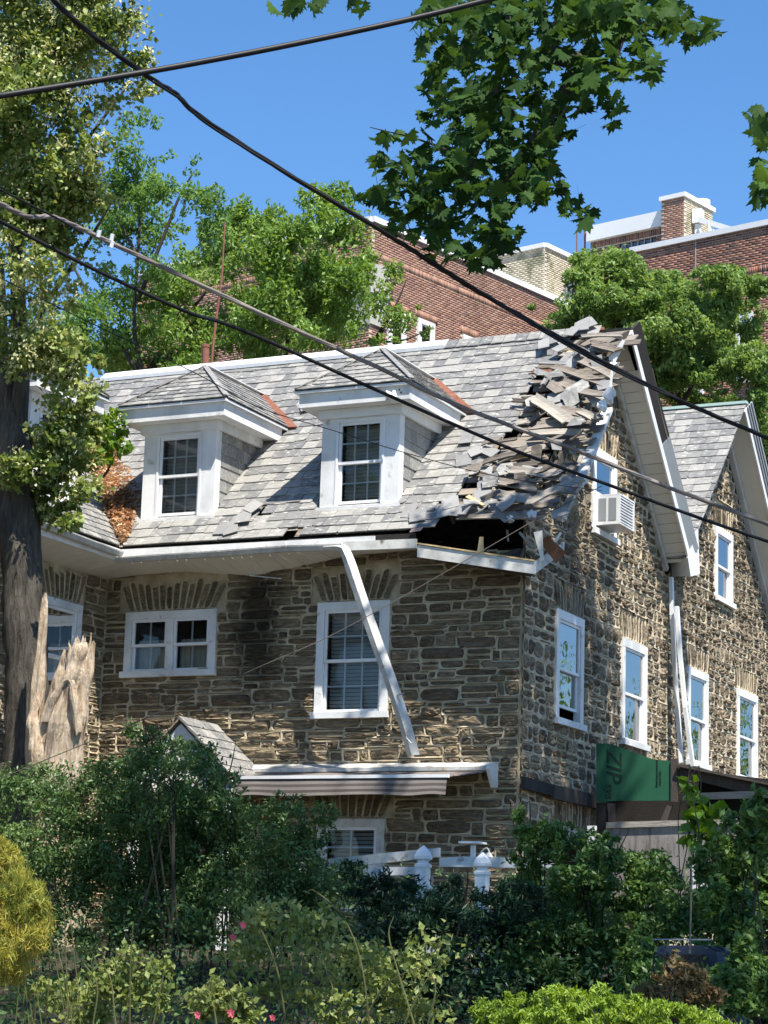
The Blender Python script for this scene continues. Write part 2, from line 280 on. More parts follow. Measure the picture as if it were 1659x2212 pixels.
def wall_mesh(name, mapf, u0, u1, v0, v1, holes, conv, mat, parent, depth=.3):
    """wall with reveals: mapf(u, v, n) gives the world point, n outwards"""
    us = sorted({u0, u1, *[h[0] for h in holes], *[h[1] for h in holes]}); vs = sorted({v0, v1, *[h[2] for h in holes], *[h[3] for h in holes]}); mb = MB()
    us = [u for u in us if u0 <= u <= u1]; vs = [v for v in vs if v0 <= v <= v1]
    for i in range(len(us)-1):
        for j in range(len(vs)-1):
            c = ((us[i]+us[i+1])/2, (vs[j]+vs[j+1])/2)
            if any(h[0] < c[0] < h[1] and h[2] < c[1] < h[3] for h in holes): continue
            p = clip_convex([(us[i], vs[j]), (us[i+1], vs[j]), (us[i+1], vs[j+1]), (us[i], vs[j+1])], conv)
            if len(p) >= 3: mb.add([mapf(*q, 0) for q in p], [tuple(range(len(p)))])
    for h in holes:
        q = [(h[0], h[2]), (h[1], h[2]), (h[1], h[3]), (h[0], h[3])]
        for k in range(4):
            a, b = q[k], q[(k+1) % 4]; mb.add([mapf(*a, 0), mapf(*b, 0), mapf(*b, -depth), mapf(*a, -depth)], [(0, 1, 2, 3)])
    return mb.build(name, mat, parent)
MORT = {}
def stone_mesh(mapf, u0, u1, v0, v1, h, slant=0.0, nseg=11, power=5.0, g=.008, key=None):
    """blocky stone inside its cell, plus the raised ribbon of pointing round it"""
    cu, cv, a, b = (u0+u1)/2, (v0+v1)/2, (u1-u0)/2, (v1-v0)/2
    P = [(-1, -1), (-.33, -1), (.33, -1), (1, -1), (1, -.3), (1, .3), (1, 1), (.33, 1), (-.33, 1), (-1, 1), (-1, .3), (-1, -.3)]; n = len(P)
    rc = (.70, .93) if power > 4 else (.50, .80); g = g if power > 4 else g*1.45
    ga, gb = max(.3, 1-1.6*g/a), max(.3, 1-1.6*g/b); o = []
    for x, y in P:
        q = random.uniform(*rc)**.5 if abs(x) == 1 and abs(y) == 1 else random.uniform(.955, 1.015)
        o.append((x*q*ga, y*q*gb))
    def pt(x, y, n_): return mapf(cu+a*x+slant*y*b, cv+b*y, n_)
    V = [pt(x, y, .0) for x, y in o]; r1, r2 = random.uniform(.84, .93), random.uniform(.42, .58)
    for x, y in o: V.append(pt(x*r1, y*r1, h*random.uniform(.3, 1.0)+.006))
    for x, y in o: V.append(pt(x*r2+random.uniform(-.12, .12), y*r2+random.uniform(-.12, .12), h*random.uniform(.55, 1.5)))
    V.append(pt(random.uniform(-.1, .1), random.uniform(-.1, .1), h*random.uniform(.8, 1.3)))
    F = [(k, (k+1) % n, n+(k+1) % n, n+k) for k in range(n)]+[(n+k, n+(k+1) % n, 2*n+(k+1) % n, 2*n+k) for k in range(n)]+[(2*n+k, 2*n+(k+1) % n, 3*n) for k in range(n)]
    if key is not None:
        mb = MORT.setdefault(key, MB()); ja, jb = 1+g/a*.6, 1+g/b*.6
        W = [pt(x*ja, y*jb, .036+random.uniform(-.006, .006)) for x, y in P]+[pt(x*1.0, y*1.0, .024) for x, y in o]+[pt(x*1.01, y*1.01, -.004) for x, y in o]
        mb.add(W, [(k, (k+1) % n, n+(k+1) % n, n+k) for k in range(n)]+[(n+k, n+(k+1) % n, 2*n+(k+1) % n, 2*n+k) for k in range(n)])
    return np.array(V), F
def lay_stones(mapf, u0, u1, v0, v1, blocks, conv, hr, wr, hh, power, wob=.02, key=None):
    """courses of rubble between the openings"""
    out_ = []; v = v0; row = 0
    while v < v1:
        h = random.uniform(*hr); vm = v+h/2
        lo, hi = u0, u1
        for a, b, c in conv:
            if abs(a) > 1e-6:
                lim = -(b*(vm+h*.3)+c)/a
                if a > 0: lo = max(lo, lim)
                else: hi = min(hi, lim)
        segs = [(lo, hi)]
        for b in blocks:
            if v+h*.6 > b[2] and v+h*.35 < b[3]:
                ns = []
                for s in segs:
                    if b[1] <= s[0] or b[0] >= s[1]: ns.append(s)
                    else:
                        if b[0]-s[0] > .05: ns.append((s[0], b[0]))
                        if s[1]-b[1] > .05: ns.append((b[1], s[1]))
                segs = ns
        for s in segs:
            u = s[0]
            while u < s[1]-.03:
                w = random.uniform(*wr)
                if s[1]-u-w < wr[0]*.7: w = s[1]-u
                dv = wob*math.sin(u*1.9+row*.7)+random.uniform(-.008, .008); sp = random.random(); g = random.uniform(.005, .0105)
                if w < .06: u += w; continue
                if h > hr[0]+.45*(hr[1]-hr[0]) and sp < .34 and w > .2:
                    f = random.uniform(.4, .6); parts = [(u, u+w, v, v+h*f), (u, u+w, v+h*f, v+h)]
                elif sp > .86 and w > .26:
                    f = random.uniform(.25, .45); parts = [(u, u+w*f, v, v+h), (u+w*f, u+w, v, v+h)]
                else: parts = [(u, u+w, v+random.uniform(-.012, .012), v+h+random.uniform(-.012, .012))]
                for p in parts:
                    out_.append(stone_mesh(mapf, p[0]+.002, p[1]-.002, p[2]+dv, p[3]+dv, random.uniform(*hh), random.uniform(-.22, .22), power=power, g=g, key=key))
                u += w
        v += h; row += 1
    return out_
def arch(mapf, u0, u1, v, hgt=.42, n=None, lean=.20, key=None):
    """fan of thin upright stones over an opening"""
    r = []; n = n or max(6, int((u1-u0)/.11)); c = (u0+u1)/2
    for k in range(n):
        a, b = u0-.05+(u1-u0+.1)*k/n, u0-.05+(u1-u0+.1)*(k+1)/n; m = (a+b)/2; sl = (m-c)*lean/((u1-u0)/2)
        hh = hgt*random.uniform(.85, 1.08)
        V, F = stone_mesh(mapf, a+.008, b-.008, v+.02, v+hh, random.uniform(.015, .045), sl*.9/((hh)/2)*hh*.5/max(hh, .1)*1.0, nseg=10, power=6, g=.006, key=key)
        r.append((V, F))
    return r
def parea(V):
    p = [pix(v) for v in V[::3]]; xs_ = [a for a, b in p]; ys_ = [b for a, b in p]
    cx_, cy_ = sum(xs_)/len(p), sum(ys_)/len(p)
    if not (-20 < cx_ < 1680 and 0 < cy_ < 1850): return 0
    if cx_ < 120 and cy_ > 900: return 1
    return (max(xs_)-min(xs_))*(max(ys_)-min(ys_))
def pieces(lst, name, mat, parent, n, rest_name=None):
    lst = sorted(lst, key=lambda t: -parea(t[0]))
    for V_, F_ in lst[:n]: mesh_np(name, V_, F_, mat, parent)
    if len(lst) > n:
        mb = MB()
        for V_, F_ in lst[n:]: mb.add(V_, F_)
        mb.build(rest_name or name+'_remainder', mat, parent, kind='stuff')

# --- windows: (u0, u1, v0, v1) outer trim rectangles measured on each wall
def rect(x0, y0, x1, y1, x2, y2, ax, v, ui):
    a, b, c = at(x0, y0, ax, v), at(x1, y1, ax, v), at(x2, y2, ax, v); return (a[ui], b[ui], c[2], (a[2]+b[2])/2)
fw2 = rect(690.3, 1303.9, 846.3, 1296.6, 681.3, 1544.9, 'Y', WY, 0)
fw1 = rect(276.7, 1323.9, 472.7, 1316.6, 268.3, 1457.3, 'Y', WY, 0)
fw3 = rect(688, 1770, 834.7, 1768.3, 684, 1960, 'Y', WY, 0)
HZ = fw2[3]
sw = [(29.2, 30.32, 5.12, HZ), (32.02, 33.2, 5.12, HZ), (35.32, 36.46, 5.12, HZ), (38.2, 39.5, 5.12, HZ), (30.62, 31.68, 8.12, 9.40), (36.86, 37.92, 8.12, 9.40)]
swl = (29.35, 30.9, 1.9, 3.62)
fm = lambda u, v, n: np.array([u, WY-n, v])
sm_ = lambda u, v, n: np.array([XS+n, u, v])
wm_ = lambda u, v, n: np.array([XW+n, -u, v])      # wing wall, u = -Y
def ins(h, d=.05): return (h[0]+d, h[1]-d, h[2]+d, h[3]-d)
gableconv = edges_of([(28.0, 0), (40.6, 0), (40.6, 8.0), (37.4, 11.05), (34.3, 8.0), ])
g1 = edges_of([(28.0, 0), (34.3, 0), (34.3, 8.0), (31.2, 11.05), (28.0, 7.85)])
g2 = edges_of([(34.3, 0), (40.5, 0), (40.5, 8.0), (37.4, 11.05), (34.3, 8.0)])
wallf = wall_mesh('front_wall', fm, XW, XS, 1.2, 7.3, [ins(fw1), ins(fw2), ins(fw3)], [], M['mortar'], house)
walls1 = wall_mesh('gable_wall', sm_, 28, 34.3, 1.2, 11.1, [ins(sw[0]), ins(sw[1]), ins(sw[4]), ins(swl)], g1, M['mortar'], house)
walls2 = wall_mesh('gable_wall', sm_, 34.3, 40.5, 1.2, 11.1, [ins(sw[2]), ins(sw[3]), ins(sw[5])], g2, M['mortar'], house)
ww1 = (-27.3, -26.25, 5.12, HZ)
wallw = wall_mesh('wing_wall', wm_, -28, -20, 1.2, 7.3, [ins(ww1), ins((-24.3, -23.2, 5.12, HZ))], [], M['mortar'], house)
MB().box2((XW-7, 40.3, 1.2), (XS, 40.5, 8)).box2((-25.2, 20, 1.2), (-25, 40.5, 7.5)).box2((-25, 20, 1.2), (XW, 20.2, 7.3)).build('rear_wall', M['mortar'], house)
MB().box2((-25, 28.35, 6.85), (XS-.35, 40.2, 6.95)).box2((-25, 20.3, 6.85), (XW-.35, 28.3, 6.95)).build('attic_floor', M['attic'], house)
AH = .44
bl = []
for h in (fw1, fw2, fw3): bl += [(h[0], h[1], h[2], h[3]), (h[0]-.12, h[1]+.12, h[3], h[3]+AH)]
st = lay_stones(fm, XW+.02, XS-.005, 1.9, 7.35, bl, [], (.08, .20), (.15, .72), (.025, .065), 6.0, wob=.035, key='f')
for h in (fw1, fw2, fw3): st += arch(fm, h[0], h[1], h[3], AH, key='f')
MORT['f'].build('pointing', M['mortar'], wallf)
pieces(st, 'stone', M['stone'], wallf, 300)
bl = []
for h in sw+[swl]: bl += [(h[0], h[1], h[2], h[3]), (h[0]-.1, h[1]+.1, h[3], h[3]+.42)]
st = lay_stones(sm_, 28.01, 34.28, 1.9, 11.0, bl, g1, (.13, .25), (.17, .42), (.03, .065), 3.0, key='s1')
st2 = lay_stones(sm_, 34.3, 40.45, 3.0, 11.0, bl, g2, (.13, .25), (.17, .42), (.03, .065), 3.0, key='s2')
for h in sw[:2]+[sw[4], swl]: st += arch(sm_, h[0], h[1], h[3], .42, lean=.12, key='s1')
for h in sw[2:4]+[sw[5]]: st2 += arch(sm_, h[0], h[1], h[3], .42, lean=.12, key='s2')
MORT['s1'].build('pointing', M['mortar_side'], walls1); MORT['s2'].build('pointing', M['mortar_side'], walls2)
pieces(st, 'stone', M['stone2'], walls1, 250); pieces(st2, 'stone', M['stone2'], walls2, 50)
bl = []
for h in (ww1, (-24.3, -23.2, 5.12, HZ)): bl += [h, (h[0]-.1, h[1]+.1, h[3], h[3]+AH)]
st = lay_stones(wm_, -27.98, -20.05, 3.0, 7.3, bl, [], (.09, .21), (.2, .55), (.02, .06), 6.0, key='w')+arch(wm_, ww1[0], ww1[1], ww1[3], AH, key='w')
MORT['w'].build('pointing', M['mortar'], wallw)
pieces(st, 'stone', M['stone'], wallw, 40)

# --- window builder
def window(mapf, h, parent=house, kind='double', tw=.115, grid=(3, 2), glassm='glass', behind='blind', lab=None, open_=0.0, room=True, sill=True, trimm='white', name='window'):
    u0, u1, v0, v1 = h
    def b(mb, a0, a1, b0, b1, n0, n1): return mb.hexa([mapf(a0, b0, n0), mapf(a1, b0, n0), mapf(a1, b1, n0), mapf(a0, b1, n0), mapf(a0, b0, n1), mapf(a1, b0, n1), mapf(a1, b1, n1), mapf(a0, b1, n1)])
    mb = MB(); F0, F1 = -.05, .06
    b(mb, u0, u0+tw, v0, v1-tw, F0, F1); b(mb, u1-tw, u1, v0, v1-tw, F0, F1); b(mb, u0, u1, v1-tw, v1, F0, F1+.002)
    w = mb.build(name, M[trimm], parent)
    if lab: w['label'] = lab
    if sill: b(MB(), u0-.03, u1+.03, v0-.06, v0+.03, F0, F1+.05).build('sill', M[trimm], w)
    bays = [(u0+tw, u1-tw)]
    if kind == 'twin':
        c = (u0+u1)/2; b(MB(), c-.05, c+.05, v0+.03, v1-tw, F0, F1-.01).build('mullion', M[trimm], w); bays = [(u0+tw, c-.05), (c+.05, u1-tw)]
    for (a0, a1) in bays:
        lo, hi = v0+.03, v1-tw; mid = (lo+hi)/2; s = .042
        for k, (p, q, n) in enumerate(((mid-.02, hi, .03), (lo+open_, mid+.02+open_*.0, -.004))):
            m2 = MB(); a_, b_ = a0+.006, a1-.006
            b(m2, a_, a_+s, p, q, n-.03, n+.012); b(m2, b_-s, b_, p, q, n-.03, n+.012); b(m2, a_+s, b_-s, p, p+s, n-.03, n+.010); b(m2, a_+s, b_-s, q-s, q, n-.03, n+.010)
            m2.build('sash', M['vinyl'], w)
            MB().add([mapf(a_+s, p+s, n-.01), mapf(b_-s, p+s, n-.01), mapf(b_-s, q-s, n-.01), mapf(a_+s, q-s, n-.01)], [(0, 1, 2, 3)]).build('pane', M[glassm], w)
            if grid:
                m3 = MB(); gw = .0125
                for i in range(1, grid[0]): x = a_+s+(b_-a_-2*s)*i/grid[0]; b(m3, x-gw, x+gw, p+s, q-s, n-.026, n-.014)
                for j in range(1, grid[1]): y = p+s+(q-p-2*s)*j/grid[1]; b(m3, a_+s, b_-s, y-gw, y+gw, n-.027, n-.015)
                m3.build('muntin', M['vinyl'], w)
        if behind == 'blind':
            m4 = MB(); nb = int((hi-lo)/.055)
            for j in range(nb):
                y = lo+.03+j*.055; m4.add([mapf(a0+.03, y, -.16), mapf(a1-.03, y, -.16), mapf(a1-.03, y+.042, -.125), mapf(a0+.03, y+.042, -.125)], [(0, 1, 2, 3)])
            m4.build('blind', M['blind'], w)
        elif behind == 'curtain':
            m4 = MB(); n_ = 14; V_ = []
            for i in range(n_+1): x = a0+.02+(a1-a0-.04)*i/n_; V_ += [mapf(x, lo, -.15+.02*(i % 2)), mapf(x, mid+.1, -.15+.02*(i % 2))]
            m4.add(V_, [(2*i, 2*i+2, 2*i+3, 2*i+1) for i in range(n_)]); m4.build('curtain', M['curtain'], w)
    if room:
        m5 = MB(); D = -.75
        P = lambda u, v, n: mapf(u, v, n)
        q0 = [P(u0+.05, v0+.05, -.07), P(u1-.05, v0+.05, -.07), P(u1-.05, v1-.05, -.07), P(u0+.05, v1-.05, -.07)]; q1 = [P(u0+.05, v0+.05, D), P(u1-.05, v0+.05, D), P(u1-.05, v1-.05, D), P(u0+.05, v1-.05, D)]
        m5.add(q0+q1, [(0, 1, 5, 4), (1, 2, 6, 5), (2, 3, 7, 6), (3, 0, 4, 7), (4, 5, 6, 7)]); m5.build('dark_room_box', M['room'], w)  # dark-coloured box stands in for the unlit room
    return w
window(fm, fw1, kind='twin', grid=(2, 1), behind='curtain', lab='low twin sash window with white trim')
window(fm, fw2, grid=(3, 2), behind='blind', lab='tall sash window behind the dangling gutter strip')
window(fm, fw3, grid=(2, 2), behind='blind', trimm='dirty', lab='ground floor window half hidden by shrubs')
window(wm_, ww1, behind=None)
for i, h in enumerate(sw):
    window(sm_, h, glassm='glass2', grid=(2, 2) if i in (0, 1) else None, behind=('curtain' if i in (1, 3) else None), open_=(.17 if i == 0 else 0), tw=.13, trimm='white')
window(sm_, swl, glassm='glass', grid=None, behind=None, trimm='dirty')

# --- main roof: u along +X, v up the slope, plane through (0, 27.4, 7.57)
S2 = math.sqrt(.5)
def roofmap(O, U, Vv):
    O, U, Vv = map(lambda a: np.array(a, float), (O, U, Vv)); N = np.cross(U, Vv); N /= np.linalg.norm(N)
    return (lambda u, v, n=0.0: O+U*u+Vv*v+N*n), O, U, Vv, N
mainroof = roofmap((0, 27.4, 7.57), (1, 0, 0), (0, S2, S2))
RM = mainroof[0]; VL = (RY-27.4)/S2
def touv(p, rf): d = np.array(p)-rf[1]; return float(d@rf[2]), float(d@rf[3])
def px2uv(x, y): return touv(onroof(x, y), mainroof)
broken = [px2uv(*p) for p in ((1236, 700), (1215, 722), (1222, 745), (1196, 752), (1190, 787), (1144, 795), (1148, 812), (1150, 835), (1127, 853), (1129, 883), (1117, 907), (1112, 925), (1081, 951), (1060, 970), (1071, 1004), (1013, 1033), (987, 1066), (960, 1085), (936, 1110), (925, 1140), (1400, 1160), (1450, 690))]
smallholes = [[px2uv(*p) for p in ((545, 1112), (560, 1102), (612, 1103), (608, 1113), (590, 1124), (548, 1127))], [px2uv(*p) for p in ((612, 1148), (636, 1143), (640, 1153), (618, 1158))]]
holes3 = [[px2uv(*p) for p in q] for q in (((1250, 750), (1325, 735), (1340, 775), (1290, 792), (1262, 778)), ((1255, 812), (1316, 830), (1300, 842), (1256, 838)), ((1186, 965), (1250, 955), (1258, 985), (1238, 1028), (1190, 1005)), ((1200, 1050), (1260, 1020), (1250, 1130), (1180, 1130)), ((1150, 885), (1186, 903), (1172, 915), (1142, 915)), ((1048, 1062), (1085, 1052), (1075, 1075), (1040, 1085)))]
def slates(rf, conv_poly, expo, wr, keep=None, thick=.016, vstart=None, rough=1.0):
    mapf = rf[0]; conv = edges_of(conv_poly); us = [p[0] for p in conv_poly]; vs = [p[1] for p in conv_poly]; r = []; v = (min(vs) if vstart is None else vstart)-.02
    while v < max(vs):
        u = min(us)-random.random()*.2; L_ = expo*1.85
        while u < max(us):
            w = random.uniform(*wr); jb = random.uniform(-.014, .014)*rough
            p = [(u+.003, v+jb), (u+w-.003, v+jb+random.uniform(-.01, .01)*rough), (u+w-.003, v+L_), (u+.003, v+L_)]
            if random.random() < .16*rough: p = [(p[0][0]+.03, p[0][1]), p[1], p[2], p[3], (p[0][0], p[0][1]+.035)]
            elif random.random() < .1*rough: p = [p[0], (p[1][0]-.04, p[1][1]), (p[1][0], p[1][1]+.04), p[2], p[3]]
            if keep is None or keep(u+w/2, v+expo*.5):
                q = clip_convex(p, conv)
                if len(q) >= 3 and area(q) > .25*expo*.06:
                    lift = random.uniform(0, .006)*rough; tl = random.uniform(-.003, .003)
                    top = [mapf(a, b, .031+lift-(b-v)/L_*.025+tl*(a-u)/w) for a, b in q]; bot = [mapf(a, b, .031+lift-thick-(b-v)/L_*.025+tl*(a-u)/w) for a, b in q]
                    n = len(q); r.append((np.array(top+bot), [tuple(range(n))]+[(i, n+i, n+(i+1) % n, (i+1) % n) for i in range(n)]))
                u += w
            else: u += w
        v += expo
    return r
def main_keep(u, v):
    if inside((u, v), broken) or any(inside((u, v), h) for h in smallholes): return False
    for dx in (-13.73, -16.73):                       # under the dormers
        if abs(u-dx) < .60 and .62 < v < 2.4: return False
    return True
# deck under the slates, left open where the boards are gone
deck = MB(); du, dv = .25, .17
for j in range(int(VL/dv)+1):
    for i in range(int(11/du)):
        u, v = -21.5+i*du, j*dv
        if u > -10.85: continue
        if v > VL-.01: continue
        if inside((u+du/2, v+dv/2), broken) or any(inside((u+du/2, v+dv/2), h) for h in smallholes): continue
        if any(abs(u+du/2-dx) < .45 and .9 < v < 2.2 for dx in (-13.73, -16.73)): continue
        if u+v*S2 < -17.37-.3: continue
        deck.add([RM(u, v), RM(u+du, v), RM(u+du, min(v+dv, VL)), RM(u, min(v+dv, VL))], [(0, 1, 2, 3)])
roof = deck.build('main_roof', M['deck'], house)
# valley: u = -17.37 - v*S2 (roof of the wing meets the main roof)
poly = [(-17.32, 0), (-10.82, 0), (-10.82, VL), (-17.32-VL*S2, VL)]
sl = slates(mainroof, poly, .222, (.17, .30), main_keep)
# loose slates near the torn edge, in photo order
loose = [(1070, 1030, 70), (1052, 1045, 4), (1050, 1064, 8), (1046, 1078, 12), (1020, 1105, 14), (990, 1110, -12), (1066, 1082, 35), (1040, 1098, -30), (1075, 1100, 70), (1230, 790, -28), (1245, 797, -25), (1200, 875, 10), (1222, 868, -14), (1214, 902, 35), (1173, 887, 60), (1310, 850, 20), (1290, 877, 30), (1302, 765, 60), (1320, 770, 80), (1195, 745, 24), (1262, 722, 5), (1275, 715, 30), (1240, 735, -20), (1148, 1108, 10), (1160, 1102, -18), (1095, 1120, 40), (1212, 1115, 25), (975, 1095, 20), (965, 1110, 5), (905, 1120, 12), (885, 1110, -8), (548, 1105, 60), (530, 1125, 14), (500, 1148, 20), (480, 1150, -10), (665, 884, 30), (720, 840, -30), (1005, 1000, 8), (1030, 985, 30), (1060, 985, 60), (1090, 1000, 10), (1010, 955, 4), (1215, 770, -40), (1180, 760, 10)]
for i, (x, y, a) in enumerate(loose):
    c = touv(onroof(x, y), mainroof); w, h = random.uniform(.19, .27), random.uniform(.26, .38); ca, sa = math.cos(R(a)), math.sin(R(a)); ti = random.uniform(-.02, .07); li = .055+random.random()*.04
    if y < 1000 and x > 1150: li += .07
    cor = [(-w/2*random.uniform(.7, 1), -h/2*random.uniform(.8, 1)), (w/2, -h/2*random.uniform(.7, 1)), (w/2*random.uniform(.7, 1.1), h/2*random.uniform(.5, 1)), (random.uniform(-w/4, w/3), h/2*random.uniform(.8, 1.1)), (-w/2*random.uniform(.8, 1.1), h/2*random.uniform(.4, 1))]
    top = [RM(c[0]+p*ca-q*sa, c[1]+p*sa+q*ca, li+ti*q/h) for p, q in cor]; bot = [RM(c[0]+p*ca-q*sa, c[1]+p*sa+q*ca, li-.012+ti*q/h) for p, q in cor]; n = 5
    o = mesh_np('slate', np.array(top+bot), [tuple(range(n)), tuple(range(2*n-1, n-1, -1))]+[(k, n+k, n+(k+1) % n, (k+1) % n) for k in range(n)], M['slate_new'], roof); o['label'] = 'loose bare slate'
for _ in range(60):
    x, y = random.uniform(1000, 1330), random.uniform(730, 1122); c = px2uv(x, y)
    if not inside(c, broken) or x > 1345-(y-750)*.32 or c[1] < .05: continue
    w, h, a = random.uniform(.12, .27), random.uniform(.16, .34), random.gauss(0, .6); li = random.uniform(.08, .24); t1, t2 = random.uniform(-.5, .6), random.uniform(-.35, .35); ca, sa = math.cos(a), math.sin(a)
    cor = [(-w/2*random.uniform(.5, 1), -h/2), (w/2, -h/2*random.uniform(.6, 1)), (w/2*random.uniform(.6, 1.1), h/2*random.uniform(.4, 1)), (random.uniform(-w/4, w/3), h/2*random.uniform(.7, 1.1)), (-w/2, h/2*random.uniform(.3, 1))]
    top = [RM(c[0]+p*ca-q*sa, c[1]+p*sa+q*ca, li+t1*q+t2*p+.5*q*q/h) for p, q in cor]; bot = [t-mainroof[4]*.009 for t in top]; n = 5
    mesh_np('slate', np.array(top+bot), [tuple(range(n)), tuple(range(2*n-1, n-1, -1))]+[(k, n+k, n+(k+1) % n, (k+1) % n) for k in range(n)], M[random.choice(['slate', 'slate_new', 'slate', 'plank2'])], roof)
p5 = [at(*p, 'Y', 27.35) for p in ((884, 1150), (908, 1146), (914, 1138), (889, 1142))]
MB().prism(p5, (0, .015, 0)).build('slate', M['slate_pink'], roof)
pieces(sl, 'slate', M['slate'], roof, 250)
# ridge cap, long white strip at left
a, b = at(228, 818, 'Y', RY), at(969.6, 736, 'Y', RY)
MB().hexa([(a[0], RY-.16, RZ-.10), (b[0], RY-.16, RZ-.10), (b[0], RY-.02, RZ+.03), (a[0], RY-.02, RZ+.03), (a[0], RY-.17, RZ-.04), (b[0], RY-.17, RZ-.04), (b[0], RY, RZ+.09), (a[0], RY, RZ+.09)]).build('ridge_cap', M['vinyl'], roof)
for k in range(16):
    u = b[0]+.0+k*.2
    if u > -11.3: break
    MB().prism([RM(u, VL-.2, .05), RM(u+.19, VL-.2+random.uniform(-.02, .02), .05), RM(u+.19, VL+.01, .06), RM(u, VL+.01, .06)], (0, 0, .014)).build('ridge_slate', M['slate'], roof)
# rear slope, closing the attic
MB().add([(-25, RY, RZ), (XS+.45, RY, RZ), (XS+.45, 34.3, RZ-3.1), (-25, 34.3, RZ-3.1)], [(0, 1, 2, 3)]).build('rear_slope', M['slate'], house)
# sheathing boards left in the torn part
for j in range(int(VL/.165)):
    v0 = j*.165; u = -13.2
    while u < -10.76:
        L_ = random.uniform(.5, 1.5); u1 = min(u+L_, -10.62+random.uniform(-.12, .1)); um, vm = (u+u1)/2, v0+.08
        hit = [inside((u+(u1-u)*k/6, vm), broken) for k in range(7)]; hole = [any(inside((u+(u1-u)*k/6, vm), h) for h in holes3) for k in range(7)]
        if u1-u > .12 and sum(hit) >= 3 and sum(hole) < 3 and not (v0 < .02) and not (v0 < .5 and u > -10.9):
            if random.random() < .86:
                a = R(random.uniform(-2.0, 2.0)); dn = random.uniform(-.035, .0); w = .15
                def q(p_, r_, n_): x_ = (p_-um); y_ = (r_-vm); return RM(um+x_*math.cos(a)-y_*math.sin(a), vm+x_*math.sin(a)+y_*math.cos(a), n_)
                P = [q(u, vm-w/2, dn), q(u1, vm-w/2, dn), q(u1+random.uniform(-.05, .05), vm+w/2, dn), q(u+random.uniform(-.05, .05), vm+w/2, dn)]
                N_ = mainroof[4]*.022
                MB().hexa(P+[p_+N_ for p_ in P]).build('sheathing_board', M[random.choice(['deck', 'plank', 'plank2', 'plank2'])], roof)
        u = u1+.01
# displaced planks: (x1, y1, x2, y2, width m, lift1, lift2)
planks = [(1195, 792, 1325, 838, .17, .16, .12), (1245, 775, 1328, 815, .16, .20, .16), (1185, 812, 1265, 850, .16, .14, .10), (1256, 845, 1318, 852, .16, .22, .26), (1155, 862, 1230, 912, .20, .26, .22), (1170, 835, 1232, 818, .14, .10, .12), (1210, 885, 1295, 905, .18, .2, .12), (1150, 922, 1268, 908, .17, .14, .16), (1138, 938, 1262, 935, .15, .16, .12), (1120, 978, 1185, 965, .15, .12, .1), (1072, 998, 1150, 975, .14, .10, .12), (1070, 1015, 1165, 1000, .12, .12, .14), (1095, 1015, 1215, 1035, .15, .20, .12), (1075, 1040, 1160, 1058, .15, .20, .16), (1062, 1066, 1150, 1078, .17, .22, .18), (1142, 1088, 1258, 1036, .18, .30, .26), (1080, 1100, 1190, 1092, .13, .08, .08), (1010, 1108, 1180, 1108, .11, .05, .06), (990, 1118, 1176, 1120, .09, .05, .05), (1255, 727, 1344, 724, .09, .14, .3), (1278, 742, 1336, 758, .15, .22, .22), (1205, 765, 1300, 775, .1, .1, .1), (1120, 895, 1160, 888, .14, .06, .06), (1112, 915, 1150, 908, .14, .06, .06), (1165, 1040, 1240, 1010, .12, .05, .14)]
def board(a, b, w, up, mat, name='loose_plank', th=.022, parent=roof):
    """weathered board with ragged ends, a little warped"""
    a, b = np.array(a, float), np.array(b, float); d = b-a; L_ = np.linalg.norm(d); d /= L_; x = np.cross(d, up); x /= np.linalg.norm(x); y = np.cross(x, d); wp = random.uniform(-.03, .03); m = 5; V = []
    jag = [[random.uniform(-.5, .5)*min(w, L_*.4) for _ in range(4)] for _ in range(2)]
    for i in range(m):
        t = i/(m-1); ww = w*(1+random.uniform(-.07, .05)); c = a+d*L_*t+y*wp*math.sin(math.pi*t)
        for j in range(4):
            s_ = j/3-.5; e = jag[0][j] if i == 0 else (jag[1][j] if i == m-1 else 0); cup = .02*(s_*2)**2*w/.15; V.append(c+x*s_*ww+d*e+y*cup)
    n = len(V); V += [v-y*th for v in V]; F = []
    for i in range(m-1):
        for j in range(3): k = i*4+j; F += [(k, k+4, k+5, k+1), (n+k, n+k+1, n+k+5, n+k+4)]
        F += [(i*4, n+i*4, n+i*4+4, i*4+4), (i*4+3, i*4+7, n+i*4+7, n+i*4+3)]
    for j in range(3): F += [(j, j+1, n+j+1, n+j), ((m-1)*4+j, n+(m-1)*4+j, n+(m-1)*4+j+1, (m-1)*4+j+1)]
    return mesh_np(name, V, F, M[mat], parent)
for x1, y1, x2, y2, w, l1, l2 in planks:
    board(onroof(x1, y1, l1), onroof(x2, y2, l2), w, mainroof[4]+np.array([0, random.uniform(-.25, .1), random.uniform(-.1, .2)]), random.choice(['plank', 'plank', 'plank2']))
for x1, y1, x2, y2 in ((1090, 992, 1150, 985), (1225, 760, 1275, 768), (1186, 893, 1205, 902), (1010, 1072, 1045, 1092), (1130, 870, 1150, 868)):
    MB().bar(onroof(x1, y1, .09), onroof(x2, y2, .09), .07, .02, up=mainroof[4], w2=.03).build('split_wood', M['raw'], roof)
